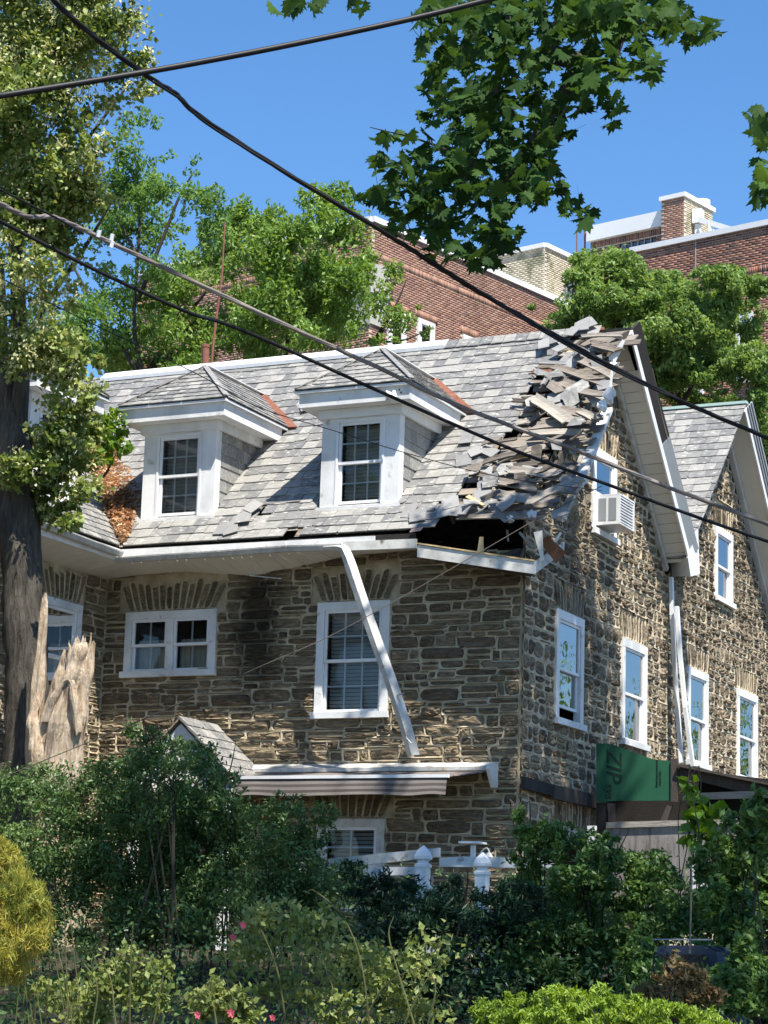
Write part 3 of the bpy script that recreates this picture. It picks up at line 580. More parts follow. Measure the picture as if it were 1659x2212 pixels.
for _ in range(46):
    x, y = random.uniform(1010, 1330), random.uniform(735, 1118); c = px2uv(x, y)
    if not inside(c, broken) or x > 1345-(y-750)*.32: continue
    L_, a = random.uniform(.15, .6), random.gauss(0, .35) if random.random() < .75 else random.uniform(0, 3); li = random.uniform(.05, .2)
    board(RM(c[0]-L_/2*math.cos(a), c[1]-L_/2*math.sin(a), li), RM(c[0]+L_/2*math.cos(a), c[1]+L_/2*math.sin(a), li+random.uniform(-.06, .08)), random.uniform(.03, .13), mainroof[4]+np.array([random.uniform(-.3, .3), random.uniform(-.3, .3), 0]), random.choice(['plank', 'plank2', 'plank2', 'rot', 'darkwood', 'slate_new']))
# rafters showing in the holes and at the torn eave
for u in np.arange(-12.6, -10.9, .4):
    p0 = RM(u, .35 if u < -11.9 else .9, -.11); p1 = RM(u, VL-.15, -.11); MB().bar(p0, p1, .045, .13, up=mainroof[4]).build('rafter', M['darkwood'], roof)
# torn left rake board and upright splinters
MB().bar(at(1313, 884, 'X', -10.60), at(1256, 1030, 'X', -10.52), .05, .15, up=(1, 0, 0)).build('rake_board', M['dirty'], roof)
MB().bar(at(1298, 895, 'X', -10.72), at(1236, 1050, 'X', -10.62), .06, .12, up=(1, 0, 0)).build('rake_board', M['plank'], roof)
MB().bar(at(1250, 1040, 'X', -10.62), at(1214, 1120, 'X', -10.66), .07, .10, up=(1, 0, 0)).build('rake_board', M['plank'], roof)
MB().bar(at(1247, 1052, 'X', -10.60), at(1268, 1030, 'X', -10.70), .12, .03, up=(1, 0, 0)).build('rake_board', M['dirty'], roof)
for (x1, y1, x2, y2, w, w2, m, yy) in ((1040, 1160, 1038, 1197, .05, .10, 'raw', 27.42), (1162, 1148, 1172, 1212, .12, .03, 'dirty', 27.38), (1122, 1150, 1160, 1190, .03, .06, 'plank', 27.5), (1165, 1140, 1180, 1160, .04, .05, 'plank', 27.5), (1175, 1165, 1212, 1205, .14, .2, 'rot', 27.55), (1212, 1150, 1196, 1175, .03, .03, 'white', 27.6), (1095, 1145, 1098, 1170, .03, .02, 'plank', 27.6), (1310, 860, 1322, 838, .16, .12, 'white', 28.9), (1322, 780, 1348, 735, .12, .05, 'white', 30.3), (1318, 850, 1322, 800, .03, .03, 'white', 29.4)):
    MB().bar(at(x1, y1, 'Y', yy), at(x2, y2, 'Y', yy), w, .02, up=(0, 1, .1), w2=w2).build('splinter', M[m], roof)
# tarred ridge end standing up at the apex
MB().prism([at(1320, 728, 'X', -11.0), at(1356, 716, 'X', -10.8), at(1366, 735, 'X', -10.8), at(1385, 800, 'X', -10.8), at(1372, 800, 'X', -10.8), at(1352, 738, 'X', -10.8)], (.0, .06, .03)).build('tarred_edge', M['black'], roof)
MB().prism([at(1282, 706, 'Y', 31.25), at(1304, 706, 'Y', 31.25), at(1305, 725, 'Y', 31.2), at(1290, 722, 'Y', 31.2)], (0, .05, 0)).build('tarred_edge', M['rot'], roof)
# curled scraps of white sheeting
def scrap(cx_, cy_, r, yy, parent=roof):
    V_ = []; n = 12
    for i in range(n): t = 2*math.pi*i/n; q = r*random.uniform(.6, 1.1); V_.append(at(cx_+math.cos(t)*q, cy_+math.sin(t)*q*1.2, 'Y', yy+random.uniform(-.05, .05)))
    V_.append(at(cx_, cy_, 'Y', yy-.06)); V_ += [p+np.array([0, .012, 0]) for p in V_]
    F_ = [(i, (i+1) % n, n) for i in range(n)]+[(n+1+(i+1) % n, n+1+i, 2*n+1) for i in range(n)]+[(i, n+1+i, n+1+(i+1) % n, (i+1) % n) for i in range(n)]
    mesh_np('torn_flashing', V_, F_, M['white'], parent)
for s in ((1316, 855, 15, 29.0), (1325, 790, 13, 30.2), (1300, 876, 12, 28.9), (1148, 1112, 12, 27.4), (1102, 1120, 9, 27.4), (1214, 1116, 13, 27.6)): scrap(*s)

# --- wing roof at left (slopes down towards +X), its slates, dormer
wr_ = roofmap((-17.37, 0, 7.57), (0, 1, 0), (-S2, 0, S2))
WR = wr_[0]
MB().add([WR(19.5, 0), WR(27.37, 0), WR(27.4+5.35*S2, 5.35), WR(19.5, 5.35)], [(0, 1, 2, 3)]).build('wing_roof', M['deck'], house)
wing = bpy.data.objects['wing_roof']
conv = [(19.5, 0), (27.33, 0), (27.4+5.3*S2-.05, 5.3), (19.5, 5.3)]
sl = slates(wr_, conv, .16, (.17, .28), lambda u, v: not (abs(u-26.15) < .62 and .62 < v < 2.3), rough=.4)
pieces(sl, 'slate', M['slate'], wing, 30)
MB().add([(-21.1, 19.5, 11.3), (-25.2, 19.5, 7.3), (-25.2, 41, 7.3), (-21.1, 41, 11.3)], [(0, 1, 2, 3)]).build('rear_slope', M['slate'], house)

# --- dormers
def dormer(O, U, Nn, label):
    """O: middle of the foot of the face; U: along the face; Nn: outwards"""
    O, U, Nn = np.array(O, float), np.array(U, float), np.array(Nn, float); Z = np.array([0, 0, 1.0]); hw = .62; H = 1.50
    f = lambda u, v, n: O+U*u+Z*v+Nn*n
    sgn = 1
    d = MB(); tw = .27
    def b(mb, a0, a1, b0, b1, n0, n1): return mb.hexa([f(a0, b0, n0), f(a1, b0, n0), f(a1, b1, n0), f(a0, b1, n0), f(a0, b0, n1), f(a1, b0, n1), f(a1, b1, n1), f(a0, b1, n1)])
    b(d, -hw, -.385, 0, H, -.1, 0); b(d, .385, hw, 0, H, -.1, 0); b(d, -.385, .385, 1.30, H, -.1, -.001)
    b(d, -.385, .385, 0, .05, -.1, -.001)
    root = d.build('dormer', M['white'], house); root['label'] = label
    b(MB(), -hw-.04, hw+.04, -.06, .035, -.1, .04).build('sill', M['white'], root)
    for s in (-1, 1):     # corner return boards and slate cheeks
        b(MB(), s*hw-.03*(s > 0)-.0, s*hw+.03*(s < 0), 0, H, -.16, -.101).build('corner_board', M['white'], root)
        cx_ = s*(hw-.02); MB().add([f(cx_, 0, -.1), f(cx_, H, -.1), f(cx_, H, -H-.05), ], [(0, 1, 2)]).build('cheek', M['slate'], root)
        k = 0
        for r in range(7):
            v0 = r*.19+.06; n0 = -.17
            while n0 > -(v0+.1):
                w = random.uniform(.2, .28); n1 = max(n0-w, -(v0+.12))
                P = [f(cx_, v0, n0), f(cx_, v0, n1), f(cx_, v0+.2, n1), f(cx_, v0+.2, n0)]; out_ = U*s*.022; o2 = U*s*.008
                MB().hexa([P[0], P[1], P[2], P[3], P[0]+out_, P[1]+out_, P[2]+o2, P[3]+o2]).build('slate', M['slate'], root); n0 = n1-.004
    # box eave round three sides
    e = MB(); hw2 = hw+.26; fo = .26
    b(e, -hw2, hw2, H-.02, H+.18, .14, fo)                                   # front fascia
    b(e, -hw2+.0, -hw2+.12, H-.02, H+.178, -1.55, .139); b(e, hw2-.12, hw2, H-.02, H+.178, -1.55, .139)
    b(e, -hw2+.12, hw2-.12, H-.02, H+.0, -.1, .139); b(e, -hw2+.121, -hw, H-.021, H-.001, -1.5, -.1); b(e, hw, hw2-.121, H-.021, H-.001, -1.5, -.1)
    e.build('cornice', M['white'], root)
    g = MB(); b(g, -hw-.05, hw+.05, H-.16, H-.022, 0, .05); b(g, hw, hw+.05, H-.16, H-.022, -1.35, -.0); b(g, -hw-.05, -hw, H-.16, H-.022, -1.35, -.0); g.build('frieze', M['white'], root)
    c = MB(); b(c, -hw2-.05, hw2+.05, H+.181, H+.215, -.2, fo+.05); b(c, hw2-.1, hw2+.05, H+.18, H+.214, -1.68, -.2); b(c, -hw2-.05, -hw2+.1, H+.18, H+.214, -1.68, -.2); c.build('crown_moulding', M['vinyl'], root)
    # hipped slate roof
    zt = H+.22; hw3 = hw2+.05; rz_ = zt+.77; fr = fo+.05; ap = fr-hw3
    A, B_, C_ = f(-hw3, zt, fr), f(hw3, zt, fr), f(0, rz_, ap); back = -(zt)-0.02; bz = -(rz_)
    D_, E_ = f(-hw3, zt, back-.0), f(hw3, zt, back); G_ = f(0, rz_, bz)
    r = MB(); r.add([A, B_, C_, D_, E_, G_], [(0, 1, 2), (1, 4, 5, 2), (3, 0, 2, 5)]); r.build('dormer_roof', M['slate'], root)
    L45 = S2
    fr1 = roofmap(A, U, (C_-(A+B_)/2)/np.linalg.norm(C_-(A+B_)/2)); hL = np.linalg.norm(C_-(A+B_)/2)
    allp = []
    def fix(rf, up):
        if rf[4]@up < 0: mp = rf[0]; rf = (lambda u, v, n=0.0: mp(u, v, -n),)+rf[1:]
        return rf
    fr1 = fix(fr1, Z+Nn)
    def ccw(p): return p if sum(p[i][0]*p[(i+1) % len(p)][1]-p[(i+1) % len(p)][0]*p[i][1] for i in range(len(p))) > 0 else p[::-1]
    allp += slates(fr1, ccw([(0, 0), (2*hw3, 0), (hw3, hL)]), .14, (.14, .24), rough=.7)
    for s in (-1, 1):
        O_ = f(s*hw3, zt, fr); rf = roofmap(O_, -Nn, (f(0, rz_, fr)-O_)/np.linalg.norm(f(0, rz_, fr)-O_)); rf = fix(rf, Z+U*s)
        hl = math.hypot(hw3, .77); allp += slates(rf, ccw([(0, 0), (fr-back, 0), (fr-bz, hl), (fr-ap, hl)]), .14, (.14, .24), rough=.7)
    for V_, F_ in sorted(allp, key=lambda t: -parea(t[0]))[:60]: mesh_np('slate', V_, F_, M['slate'], root)
    mb = MB()
    for V_, F_ in sorted(allp, key=lambda t: -parea(t[0]))[60:]: mb.add(V_, F_)
    mb.build('slate_remainder', M['slate'], root, kind='stuff')
    # light hip and ridge strips, rusted valley flashing
    for P, Q in ((B_, C_), (A, C_), (C_, G_)):
        MB().bar(P+Z*.045, Q+Z*.045, .09 if Q is not G_ else .13, .012, up=Z).build('hip_strip', M['slate'] if Q is not G_ else M['white'], root)
    rn = (Z+Nn)*S2; V0 = E_+(E_-G_)*.06+rn*.06; V1 = E_+(G_-E_)*.97+rn*.06; hh = U*.075
    MB().hexa([V0-hh*.9, V0+hh*1.5, V1+hh*1.0, V1-hh*.6, V0-hh*.9+rn*.03, V0+hh*1.5+rn*.02, V1+hh*1.0+rn*.02, V1-hh*.6+rn*.03]).build('valley_flashing', M['rust'], root)
    w = window(f, (-.385, .385, .04, 1.31), parent=root, tw=.03, grid=None, behind=None, sill=False, room=False) if False else None
    return root, f
def dormer_window(f, blind, lab):
    return window(lambda u, v, n: f(u, v, n-.05), (-.385, .385, .05, 1.31), tw=.035, grid=(3, 2), behind=blind, lab=lab, sill=False, trimm='vinyl')
d2, f2 = dormer((-13.73, 27.86, 8.03), (1, 0, 0), (0, -1, 0), 'right-hand dormer with a split corner slate'); dormer_window(f2, 'blind', 'sash window of the dormer nearest the torn roof')
d1, f1 = dormer((-16.73, 27.86, 8.03), (1, 0, 0), (0, -1, 0), 'dormer with hipped slate roof between the leaf pile and the other dormer'); dormer_window(f1, 'blind', 'sash window with an ornament on its rail')
d3, f3 = dormer((-17.83, 26.15, 8.03), (0, 1, 0), (1, 0, 0), 'dormer on the wing, behind the linden tree'); dormer_window(f3, 'blind', 'sash window mostly behind linden leaves')
for s in ((848, 857, 14, 27.55), (838, 852, 10, 27.5)): scrap(*s, parent=d2)
MB().bar(at(866, 850, 'Y', 27.6), at(886, 838, 'Y', 27.8), .03, .05).bar(at(862, 840, 'Y', 27.6), at(885, 858, 'Y', 27.7), .02, .04).build('split_wood', M['rot'], d2)

# --- eaves
def soff(x0, x1, n, yz_out, yz_in, wing_=False):
    for k in range(n):
        a, b = x0+(x1-x0)*k/n, x0+(x1-x0)*(k+1)/n-.006
        zi = [np.interp(q, [-18.1, -17.4, -16.6, -15.44, -14.8, -14.0, -12.9], [7.19, 7.25, 7.27, 7.14, 7.22, 7.36, 7.40]) for q in (a, b)]
        P = [(a, 27.36, 7.34), (b, 27.36, 7.34), (b, 28.0, zi[1]), (a, 28.0, zi[0])]; c = random.uniform(-.004, .004)
        MB().prism([np.array(p)+(0, 0, c) for p in P][::-1], (0, 0, .012)).build('soffit_panel', M['soffit'], house)
soff(-17.95, -12.75, 34, 0, 0)
for k in range(26):
    a, b = 27.95-k*.3, 27.95-(k+1)*.3+.008; t = max(0, (a-27.4)/.55)
    MB().prism([(-17.36, a, 7.34), (-17.36, b, 7.34), (-17.97, b, 7.2), (-17.97, a, 7.2)], (0, 0, .012)).build('soffit_panel', M['soffit'], house)
MB().hexa([(-17.37, 27.33, 7.36), (-13.2, 27.33, 7.36), (-13.2, 27.36, 7.36), (-17.37, 27.36, 7.36), (-17.37, 27.33, 7.52), (-13.2, 27.33, 7.5), (-13.2, 27.36, 7.5), (-17.37, 27.36, 7.52)]).build('fascia', M['white'], house)
MB().box2((-17.36, 19.5, 7.34), (-17.33, 27.32, 7.52)).build('fascia', M['white'], house)
MB().bar(at(742, 1180, 'Y', 27.33), at(900, 1174, 'Y', 27.33), .03, .13, up=(0, 0, 1)).build('fascia', M['dirty'], house)
def gutter(path, name='gutter', r=.065):
    """open half-round trough with thickness"""
    mb = MB(); P = [np.array(p, float) for p in path]; prof = [(-r, .03), (-r, -r*.8), (-r*.4, -r*1.2), (r*.5, -r*1.2), (r, -r*.3), (r*1.05, .0), (r*.85, .0), (r*.8, -r*.2), (r*.4, -r*.95), (-r*.3, -r*.95), (-r*.8, -r*.6), (-r*.85, .03)]; n = len(prof)
    for i in range(len(P)):
        d = P[min(i+1, len(P)-1)]-P[max(i-1, 0)]; d /= np.linalg.norm(d); s = np.cross(d, (0, 0, 1)); s /= np.linalg.norm(s)
        for a, b in prof: mb.V.append(tuple(P[i]+s*a+np.array([0, 0, b])))
    for i in range(len(P)-1):
        for k in range(n): mb.F.append((i*n+k, (i+1)*n+k, (i+1)*n+(k+1) % n, i*n+(k+1) % n))
    mb.F += [tuple(range(n)), tuple(range((len(P)-1)*n, len(P)*n))[::-1]]
    return mb.build(name, M['alum'], house)
gutter([at(x, y, 'Y', 27.25) for x, y in ((252, 1206), (330, 1200), (460, 1192), (620, 1180), (742, 1177))])
gutter([(-17.27, 19.6, 7.52), (-17.27, 25.0, 7.51), (-17.27, 27.22, 7.46)])
for x, y in ((372, 1185), (505, 1178), (617, 1170), (737, 1165), (436, 1180), (563, 1176)):
    MB().bar(at(x, y, 'Y', 27.3), at(x+2, y+14, 'Y', 27.2), .012, .012, up=(0, 1, 0)).build('gutter_hanger', M['alum'] if x > 300 else M['black'], house)
# gutter strip torn loose and dangling in front of the wall
pts = spline([at(x, y, 'Y', yy) for x, y, yy in ((700, 1183, 27.22), (735, 1183, 27.2), (748, 1200, 27.15), (775, 1280, 27.1), (806, 1370, 27.1), (842, 1470, 27.15), (872, 1560, 27.25), (892, 1632, 27.4))], 5)
mb = MB(); n = 6
for i, p in enumerate(pts):
    t = i/(len(pts)-1); d = pts[min(i+1, len(pts)-1)]-pts[max(i-1, 0)]; d /= np.linalg.norm(d); s = np.cross((0, 1, 0), d); s /= np.linalg.norm(s); w = .035+.05*min(1, t*3)
    tw = math.sin(t*9)*.012
    for a, b in ((-w, .03), (-w*.05, -.045-tw), (w*.9, -.01), (w, .01), (w*.02, -.025-tw), (-w*.95, .045)): mb.V.append(tuple(p+s*a+np.array([0, 1, 0])*b))
for i in range(len(pts)-1):
    for k in range(n): mb.F.append((i*n+k, i*n+(k+1) % n, (i+1)*n+(k+1) % n, (i+1)*n+k))
mb.F += [tuple(range(n)), tuple(range((len(pts)-1)*n, len(pts)*n))[::-1]]
o = mb.build('dangling_gutter', M['alum'], house); o['label'] = 'long twisted gutter strip hanging down across the wall'
for p_, q_ in (((858, 1502), (872, 1498)), ((876, 1592), (888, 1606)), ((540, 1243), (608, 1250))): MB().bar(at(*p_, 'Y', 27.15 if p_[0] > 600 else 27.5), at(*q_, 'Y', 27.15 if p_[0] > 600 else 27.5), .015, .02, up=(0, 1, .3)).build('bent_bracket', M['alum'], house)
# sagging eave box at the corner
def box_line(name, p0, p1, h, dp, m, top=None):
    p0, p1 = np.array(p0), np.array(p1); q = np.array([0, dp, 0]); z = np.array([0, 0, h])
    return MB().hexa([p0, p1, p1+q, p0+q, p0+z, p1+z, p1+q+z, p0+q+z]).build(name, M[m], house)
e0, e1, e2 = at(901, 1203, 'Y', 27.35), at(1155, 1240, 'Y', 27.3), at(1219, 1192, 'Y', 28.15)
box_line('sagging_fascia', e0, e1, .17, .03, 'dirty')
MB().hexa([e1+(.0, .0, 0), e2, e2+(-.03, .0, 0), e1+(-.03, .03, 0), e1+(0, 0, .17), e2+(0, 0, .14), e2+(-.03, 0, .14), e1+(-.03, .03, .17)]).build('sagging_fascia', M['dirty'], house)
MB().hexa([e0+(0, .04, .0), e1+(-.04, .05, 0), (XS+.1, 28.05, 6.95), (-12.5, 28.05, 7.28), e0+(0, .04, .02), e1+(-.04, .05, .02), (XS+.1, 28.05, 6.97), (-12.5, 28.05, 7.30)]).build('eave_floor', M['darkwood'], house)
MB().bar(e0+(0, 0, .19), e1+(0, 0, .18), .03, .02).build('split_wood', M['raw'], house)
for k in range(7):
    u = -12.5+k*.26; MB().bar((u, 27.45, 7.15-k*.03), (u+random.uniform(-.2, .3), 27.85, 7.3), .14, .02).build('fallen_board', M['darkwood'] if k % 3 else M['rot'], house)
# black band of exposed felt under the last slates
MB().bar((-14.6, 27.42, 7.50), (-12.6, 27.40, 7.47), .02, .09).build('exposed_felt', M['black'], house)

# --- rakes of both gables
def rake(yr, zr, side, L_, ox, w_soff, ribs, upper_dark):
    """side +1: slope falling to +Y"""
    d = np.array([0, side*S2, -S2]); nrm = np.array([0, side*S2, S2])
    a0 = np.array([XS, yr, zr]); 
    if ribs:
        n = int(L_/.19)
        for k in range(n):
            t0, t1 = .1+k*.19, .1+(k+1)*.19-.01; z = -nrm*.2; P = [a0+d*t0+z, a0+d*t1+z, a0+d*t1+z+np.array([ox, 0, .0])+nrm*.03, a0+d*t0+z+np.array([ox, 0, .0])+nrm*.03]
            MB().prism(P if side > 0 else P[::-1], nrm*.012).build('soffit_panel', M['soffit'], house)
    else:
        P = [a0-nrm*.2, a0+d*L_-nrm*.2, a0+d*L_+(ox, 0, 0)-nrm*.2, a0+(ox, 0, 0)-nrm*.2]; MB().prism(P if side > 0 else P[::-1], nrm*.012).build('soffit_panel', M['soffit'], house)
    MB().bar(a0+d*.15+(.05, 0, 0)-nrm*.26, a0+d*L_+(.05, 0, 0)-nrm*.26, .10, .10, up=nrm).build('frieze_board', M['dirty'] if ribs else M['white'], house)
    MB().bar(a0+(ox+.015, 0, 0)-nrm*.17, a0+d*L_+(ox+.015, 0, 0)-nrm*.17, .03, .13, up=nrm).build('rake_fascia', M['vinyl'], house)
    if upper_dark:
        MB().bar(a0+d*.0+(ox+.03, 0, 0)+nrm*.05, a0+d*L_*.48+(ox+.03, 0, 0)+nrm*.06, .05, .22, up=nrm+np.array([.3, 0, 0])).build('tarred_edge', M['black'], house)
        MB().bar(a0+d*L_*.2+(ox+.05, 0, 0)+nrm*.16, a0+d*L_*.5+(ox+.05, 0, 0)+nrm*.12, .04, .1, up=nrm).build('tarred_edge', M['plank'], house)
        MB().bar(a0+d*L_*.48+(ox+.04, 0, 0)+nrm*.03, a0+d*(L_-.1)+(ox+.04, 0, 0)+nrm*.03, .03, .27, up=nrm+np.array([.3, 0, 0])).build('rake_metal', M['greymetal'], house)
    else:
        for q in range(3): MB().bar(a0+(ox+.04+.02*q, 0, 0)-nrm*(.07-.07*q), a0+d*L_+(ox+.04+.02*q, 0, 0)-nrm*(.07-.07*q), .03, .062, up=nrm).build('rake_moulding', M['greymetal'], house)
rake(31.2, 11.37, 1, 4.35, .45, .45, True, True)
rake(37.4, 11.66, 1, 5.2, .45, .45, False, False)
# gable 2 roof, ridge higher at 11.66
g2r = roofmap((0, 34.0, 11.66-3.4), (1, 0, 0), (0, S2, S2)); G2L = 3.4/S2
g2s = MB().add([g2r[0](-25, 0), g2r[0](XS+.45, 0), g2r[0](XS+.45, G2L), g2r[0](-25, G2L)], [(0, 1, 2, 3)]).build('second_roof', M['deck'], house)
MB().add([(-25, 37.4, 11.66), (XS+.45, 37.4, 11.66), (XS+.45, 41.2, 7.86), (-25, 41.2, 7.86)], [(0, 1, 2, 3)]).build('rear_slope', M['slate'], house)
sl = slates(g2r, [(-15, 0), (XS+.46, 0), (XS+.46, G2L), (-15, G2L)], .222, (.2, .34), rough=.5)
pieces(sl, 'slate', M['slate'], g2s, 90)
MB().box2((-15, 37.33, 11.67), (XS+.47, 37.47, 11.72)).build('ridge_cap', M['copper'], g2s)
# valley box, downspouts
vb = at(1478, 1200, 'X', -10.85)
MB().hexa([at(1452, 1245, 'X', -11.2), at(1492, 1245, 'X', -10.75), at(1508, 1238, 'X', -10.72)+(0, .1, 0), at(1480, 1235, 'X', -11.2), at(1447, 1212, 'X', -11.2), at(1486, 1205, 'X', -10.75), at(1504, 1140, 'X', -10.72)+(0, .1, 0), at(1484, 1150, 'X', -11.2)]).build('valley_box', M['vinyl'], house)
for path in (((1450, 1247, -11.12), (1452, 1330, -11.1), (1460, 1480, -11.08), (1472, 1648, -10.95)), ((1462, 1310, -11.0), (1468, 1400, -10.95), (1480, 1530, -10.85), (1497, 1655, -10.75))):
    P = [at(x, y, 'X', X) for x, y, X in path]; mb = MB()
    for i in range(len(P)-1): mb.bar(P[i], P[i+1], .075, .06, up=(1, 0, 0))
    mb.build('downspout', M['vinyl'], house)

# --- leaf heap and volunteer plant in the valley, vent pipe, pole
V_ = []; F_ = []
def leafquads(C, A, Nn, L_, W_, fold=.15):
    """numpy leaf blades: centre, axis, normal, length, width -> verts, tris"""
    A = A/(np.linalg.norm(A, axis=1, keepdims=True)+1e-9); S = np.cross(A, Nn); S /= np.linalg.norm(S, axis=1, keepdims=True)+1e-9; N_ = np.cross(S, A)
    L_ = np.reshape(L_, (-1, 1)); W_ = np.reshape(W_, (-1, 1))
    p0 = C-A*L_/2; p2 = C+A*L_/2; p1 = C-A*L_*.05+S*W_/2+N_*W_*fold; p3 = C-A*L_*.05-S*W_/2+N_*W_*fold
    V = np.stack([p0, p1, p2, p3], 1).reshape(-1, 3); n = len(C); i = np.arange(n)*4
    F = np.stack([np.stack([i, i+1, i+2], 1), np.stack([i, i+2, i+3], 1)], 1).reshape(-1, 3)
    return V, F
def rnd(n): v = rng.normal(size=(n, 3)); return v/np.linalg.norm(v, axis=1, keepdims=True)
heap = []
for _ in range(2600):
    t = random.random()**.8; v = .05+t*3.0; w = .12+.55*min(1, t*2.4)*(1 if t < .75 else .8); side = random.uniform(-.35, 1)*w
    base = RM(-17.37-v*S2+side, v+side*.3*0, 0); hgt = max(0, .02+.22*math.exp(-(side/.3)**2)*random.random()); heap.append(base+np.array([0, -.3, 1])*hgt*.9)
heap = np.array(heap); n = len(heap); A = rnd(n); A[:, 2] *= .5; Nn = rnd(n); Nn[:, 2] = abs(Nn[:, 2])+.5
V_, F_ = leafquads(heap, A, Nn, rng.uniform(.05, .11, n), rng.uniform(.03, .06, n), .3)
tag(mesh_np('fallen_leaves', V_, F_, M['lf_dry'], kind='stuff'), 'heap of orange-brown dead leaves filling the roof valley', 'leaves')
pipe = MB().tube([at(444, 790, 'Y', 31.6)-(0, 0, .25), at(444, 790, 'Y', 31.6), at(444, 747, 'Y', 31.6)], .062, 12).tube([at(444, 751, 'Y', 31.6), at(444, 745, 'Y', 31.6)], .07, 12).build('vent_pipe', M['rustpipe'], house, smooth=False)
tag(MB().tube([at(455, 790, 'Y', 31.9)-(0, 0, .3), at(462, 730, 'Y', 31.9), at(480, 590, 'Y', 31.9), at(486, 480, 'Y', 31.9)], [.025, .022, .018, .01], 6).build('antenna_mast', M['rustpipe']), 'thin rusty mast leaning behind the roof ridge beside the vent pipe', 'mast')

# --- air conditioner in the gable window
ac = empty('air_conditioner', (XS+.25, 31.1, 8.22), 'white window air conditioner sticking out of the gable window', 'air conditioner')
y0, y1, z0, z1, xo = 30.74, 31.40, 8.20, 8.66, XS+.44
MB().box2((XS-.05, y0, z0), (xo, y1, z0+.02)).box2((XS-.05, y0, z1-.02), (xo, y1, z1)).box2((XS-.05, y0+.001, z0+.02), (xo, y0+.02, z1-.02)).box2((XS-.05, y1-.02, z0+.02), (xo, y1-.001, z1-.02)).build('case', M['vinyl'], ac)
MB().box2((XS, y0+.02, z0+.02), (xo-.04, y1-.02, z1-.02)).build('core', M['black'], ac)
mb = MB()
for k in range(9): z = z0+.05+k*.045; mb.box2((xo-.015, y0+.03, z-.008), (xo-.003, y1-.03, z+.008))
for k in range(11): y = y0+.06+k*.054; mb.box2((xo-.02, y-.006, z0+.03), (xo-.0155, y+.006, z1-.03))
mb.build('grille', M['vinyl'], ac)
for k in range(2):
    MB().box2((XS+.10+k*.16, y0-.004, z0+.06), (XS+.22+k*.16, y0+.0, z1-.06)).build('side_vent', M['greymetal'], ac)

# --- retractable awning
aw = empty('awning', tuple(at(810, 1665, 'Y', 28)-(0, .3, .2)), 'half-rolled retractable awning with brown and cream stripes under the first-floor window', 'awning')
aL, aR = at(540, 1663, 'Y', 27.93), at(1068, 1655, 'Y', 27.93); aL = np.array([aL[0], 27.93, 4.33]); aR = np.array([aR[0], 27.93, 4.33])
x0, x1 = aL[0], aR[0]
MB().hexa([(x0, 27.74, 4.27), (x1, 27.74, 4.27), (x1, 27.95, 4.27), (x0, 27.95, 4.27), (x0, 27.74, 4.32), (x1, 27.74, 4.32), (x1, 27.95, 4.40), (x0, 27.95, 4.40)]).build('cassette', M['alum'], aw)
MB().prism([(x1+.003, 27.95, 4.40), (x1+.003, 27.66, 4.34), (x1+.003, 27.62, 4.28), (x1+.003, 27.74, 4.12), (x1+.003, 27.80, 4.04), (x1+.003, 27.95, 4.05)], (.05, 0, 0)).build('end_cap', M['soffit'], aw)
bx0, bx1 = x0-.12, x1-.32
ya, za, yb, zb = 27.76, 4.26, 27.15, 4.14
ns = 14
for k in range(ns):        # stripes run along the rolled cloth
    t0, t1 = k/ns, (k+1)/ns; xa0 = x0+.03+(bx0-x0-.03)*t0; xa1 = x1-.03+(bx1-x1+.03)*t0; xb0 = x0+.03+(bx0-x0-.03)*t1; xb1 = x1-.03+(bx1-x1+.03)*t1
    MB().prism([(xa0, ya+(yb-ya)*t0, za+(zb-za)*t0), (xa1, ya+(yb-ya)*t0, za+(zb-za)*t0), (xb1, ya+(yb-ya)*t1, za+(zb-za)*t1), (xb0, ya+(yb-ya)*t1, za+(zb-za)*t1)], (0, 0, -.01)).build('cloth', M['stripe_b' if k % 3 else 'stripe_a'], aw)
MB().bar((bx0, yb-.02, zb+.0), (bx1, yb-.02, zb+.0), .06, .045).build('front_bar', M['vinyl'], aw)
MB().box2((bx0-.09, yb-.06, zb-.045), (bx0+.02, yb+.03, zb+.04)).build('bar_cap', M['vinyl'], aw)
nq = 90; rows = 7
for r in range(rows-1):
    V_ = []
    for rr in (r, r+1):
        for i in range(nq+1):
            x = bx0+.08+(bx1-bx0-.1)*i/nq; fz_ = .012*math.sin(i*.31+1.3*math.sin(i*.13))*rr/rows; drop = .23+.010*math.sin(i*.21+2*math.sin(i*.07))
            V_.append((x+.02*rr*math.sin(i*.2)/rows, yb-.035+fz_-.03*rr/rows, zb-.02-drop*rr/(rows-1)))
    V_ += [(a, b+.006, c) for a, b, c in V_]; m_ = 2*(nq+1)
    F_ = [(i, nq+1+i, nq+2+i, i+1) for i in range(nq)]+[(m_+i, m_+i+1, m_+nq+2+i, m_+nq+1+i) for i in range(nq)]
    mesh_np('valance', V_, F_, M['stripe_a' if r in (0, 2, 4) else 'stripe_b'], aw, smooth=True)

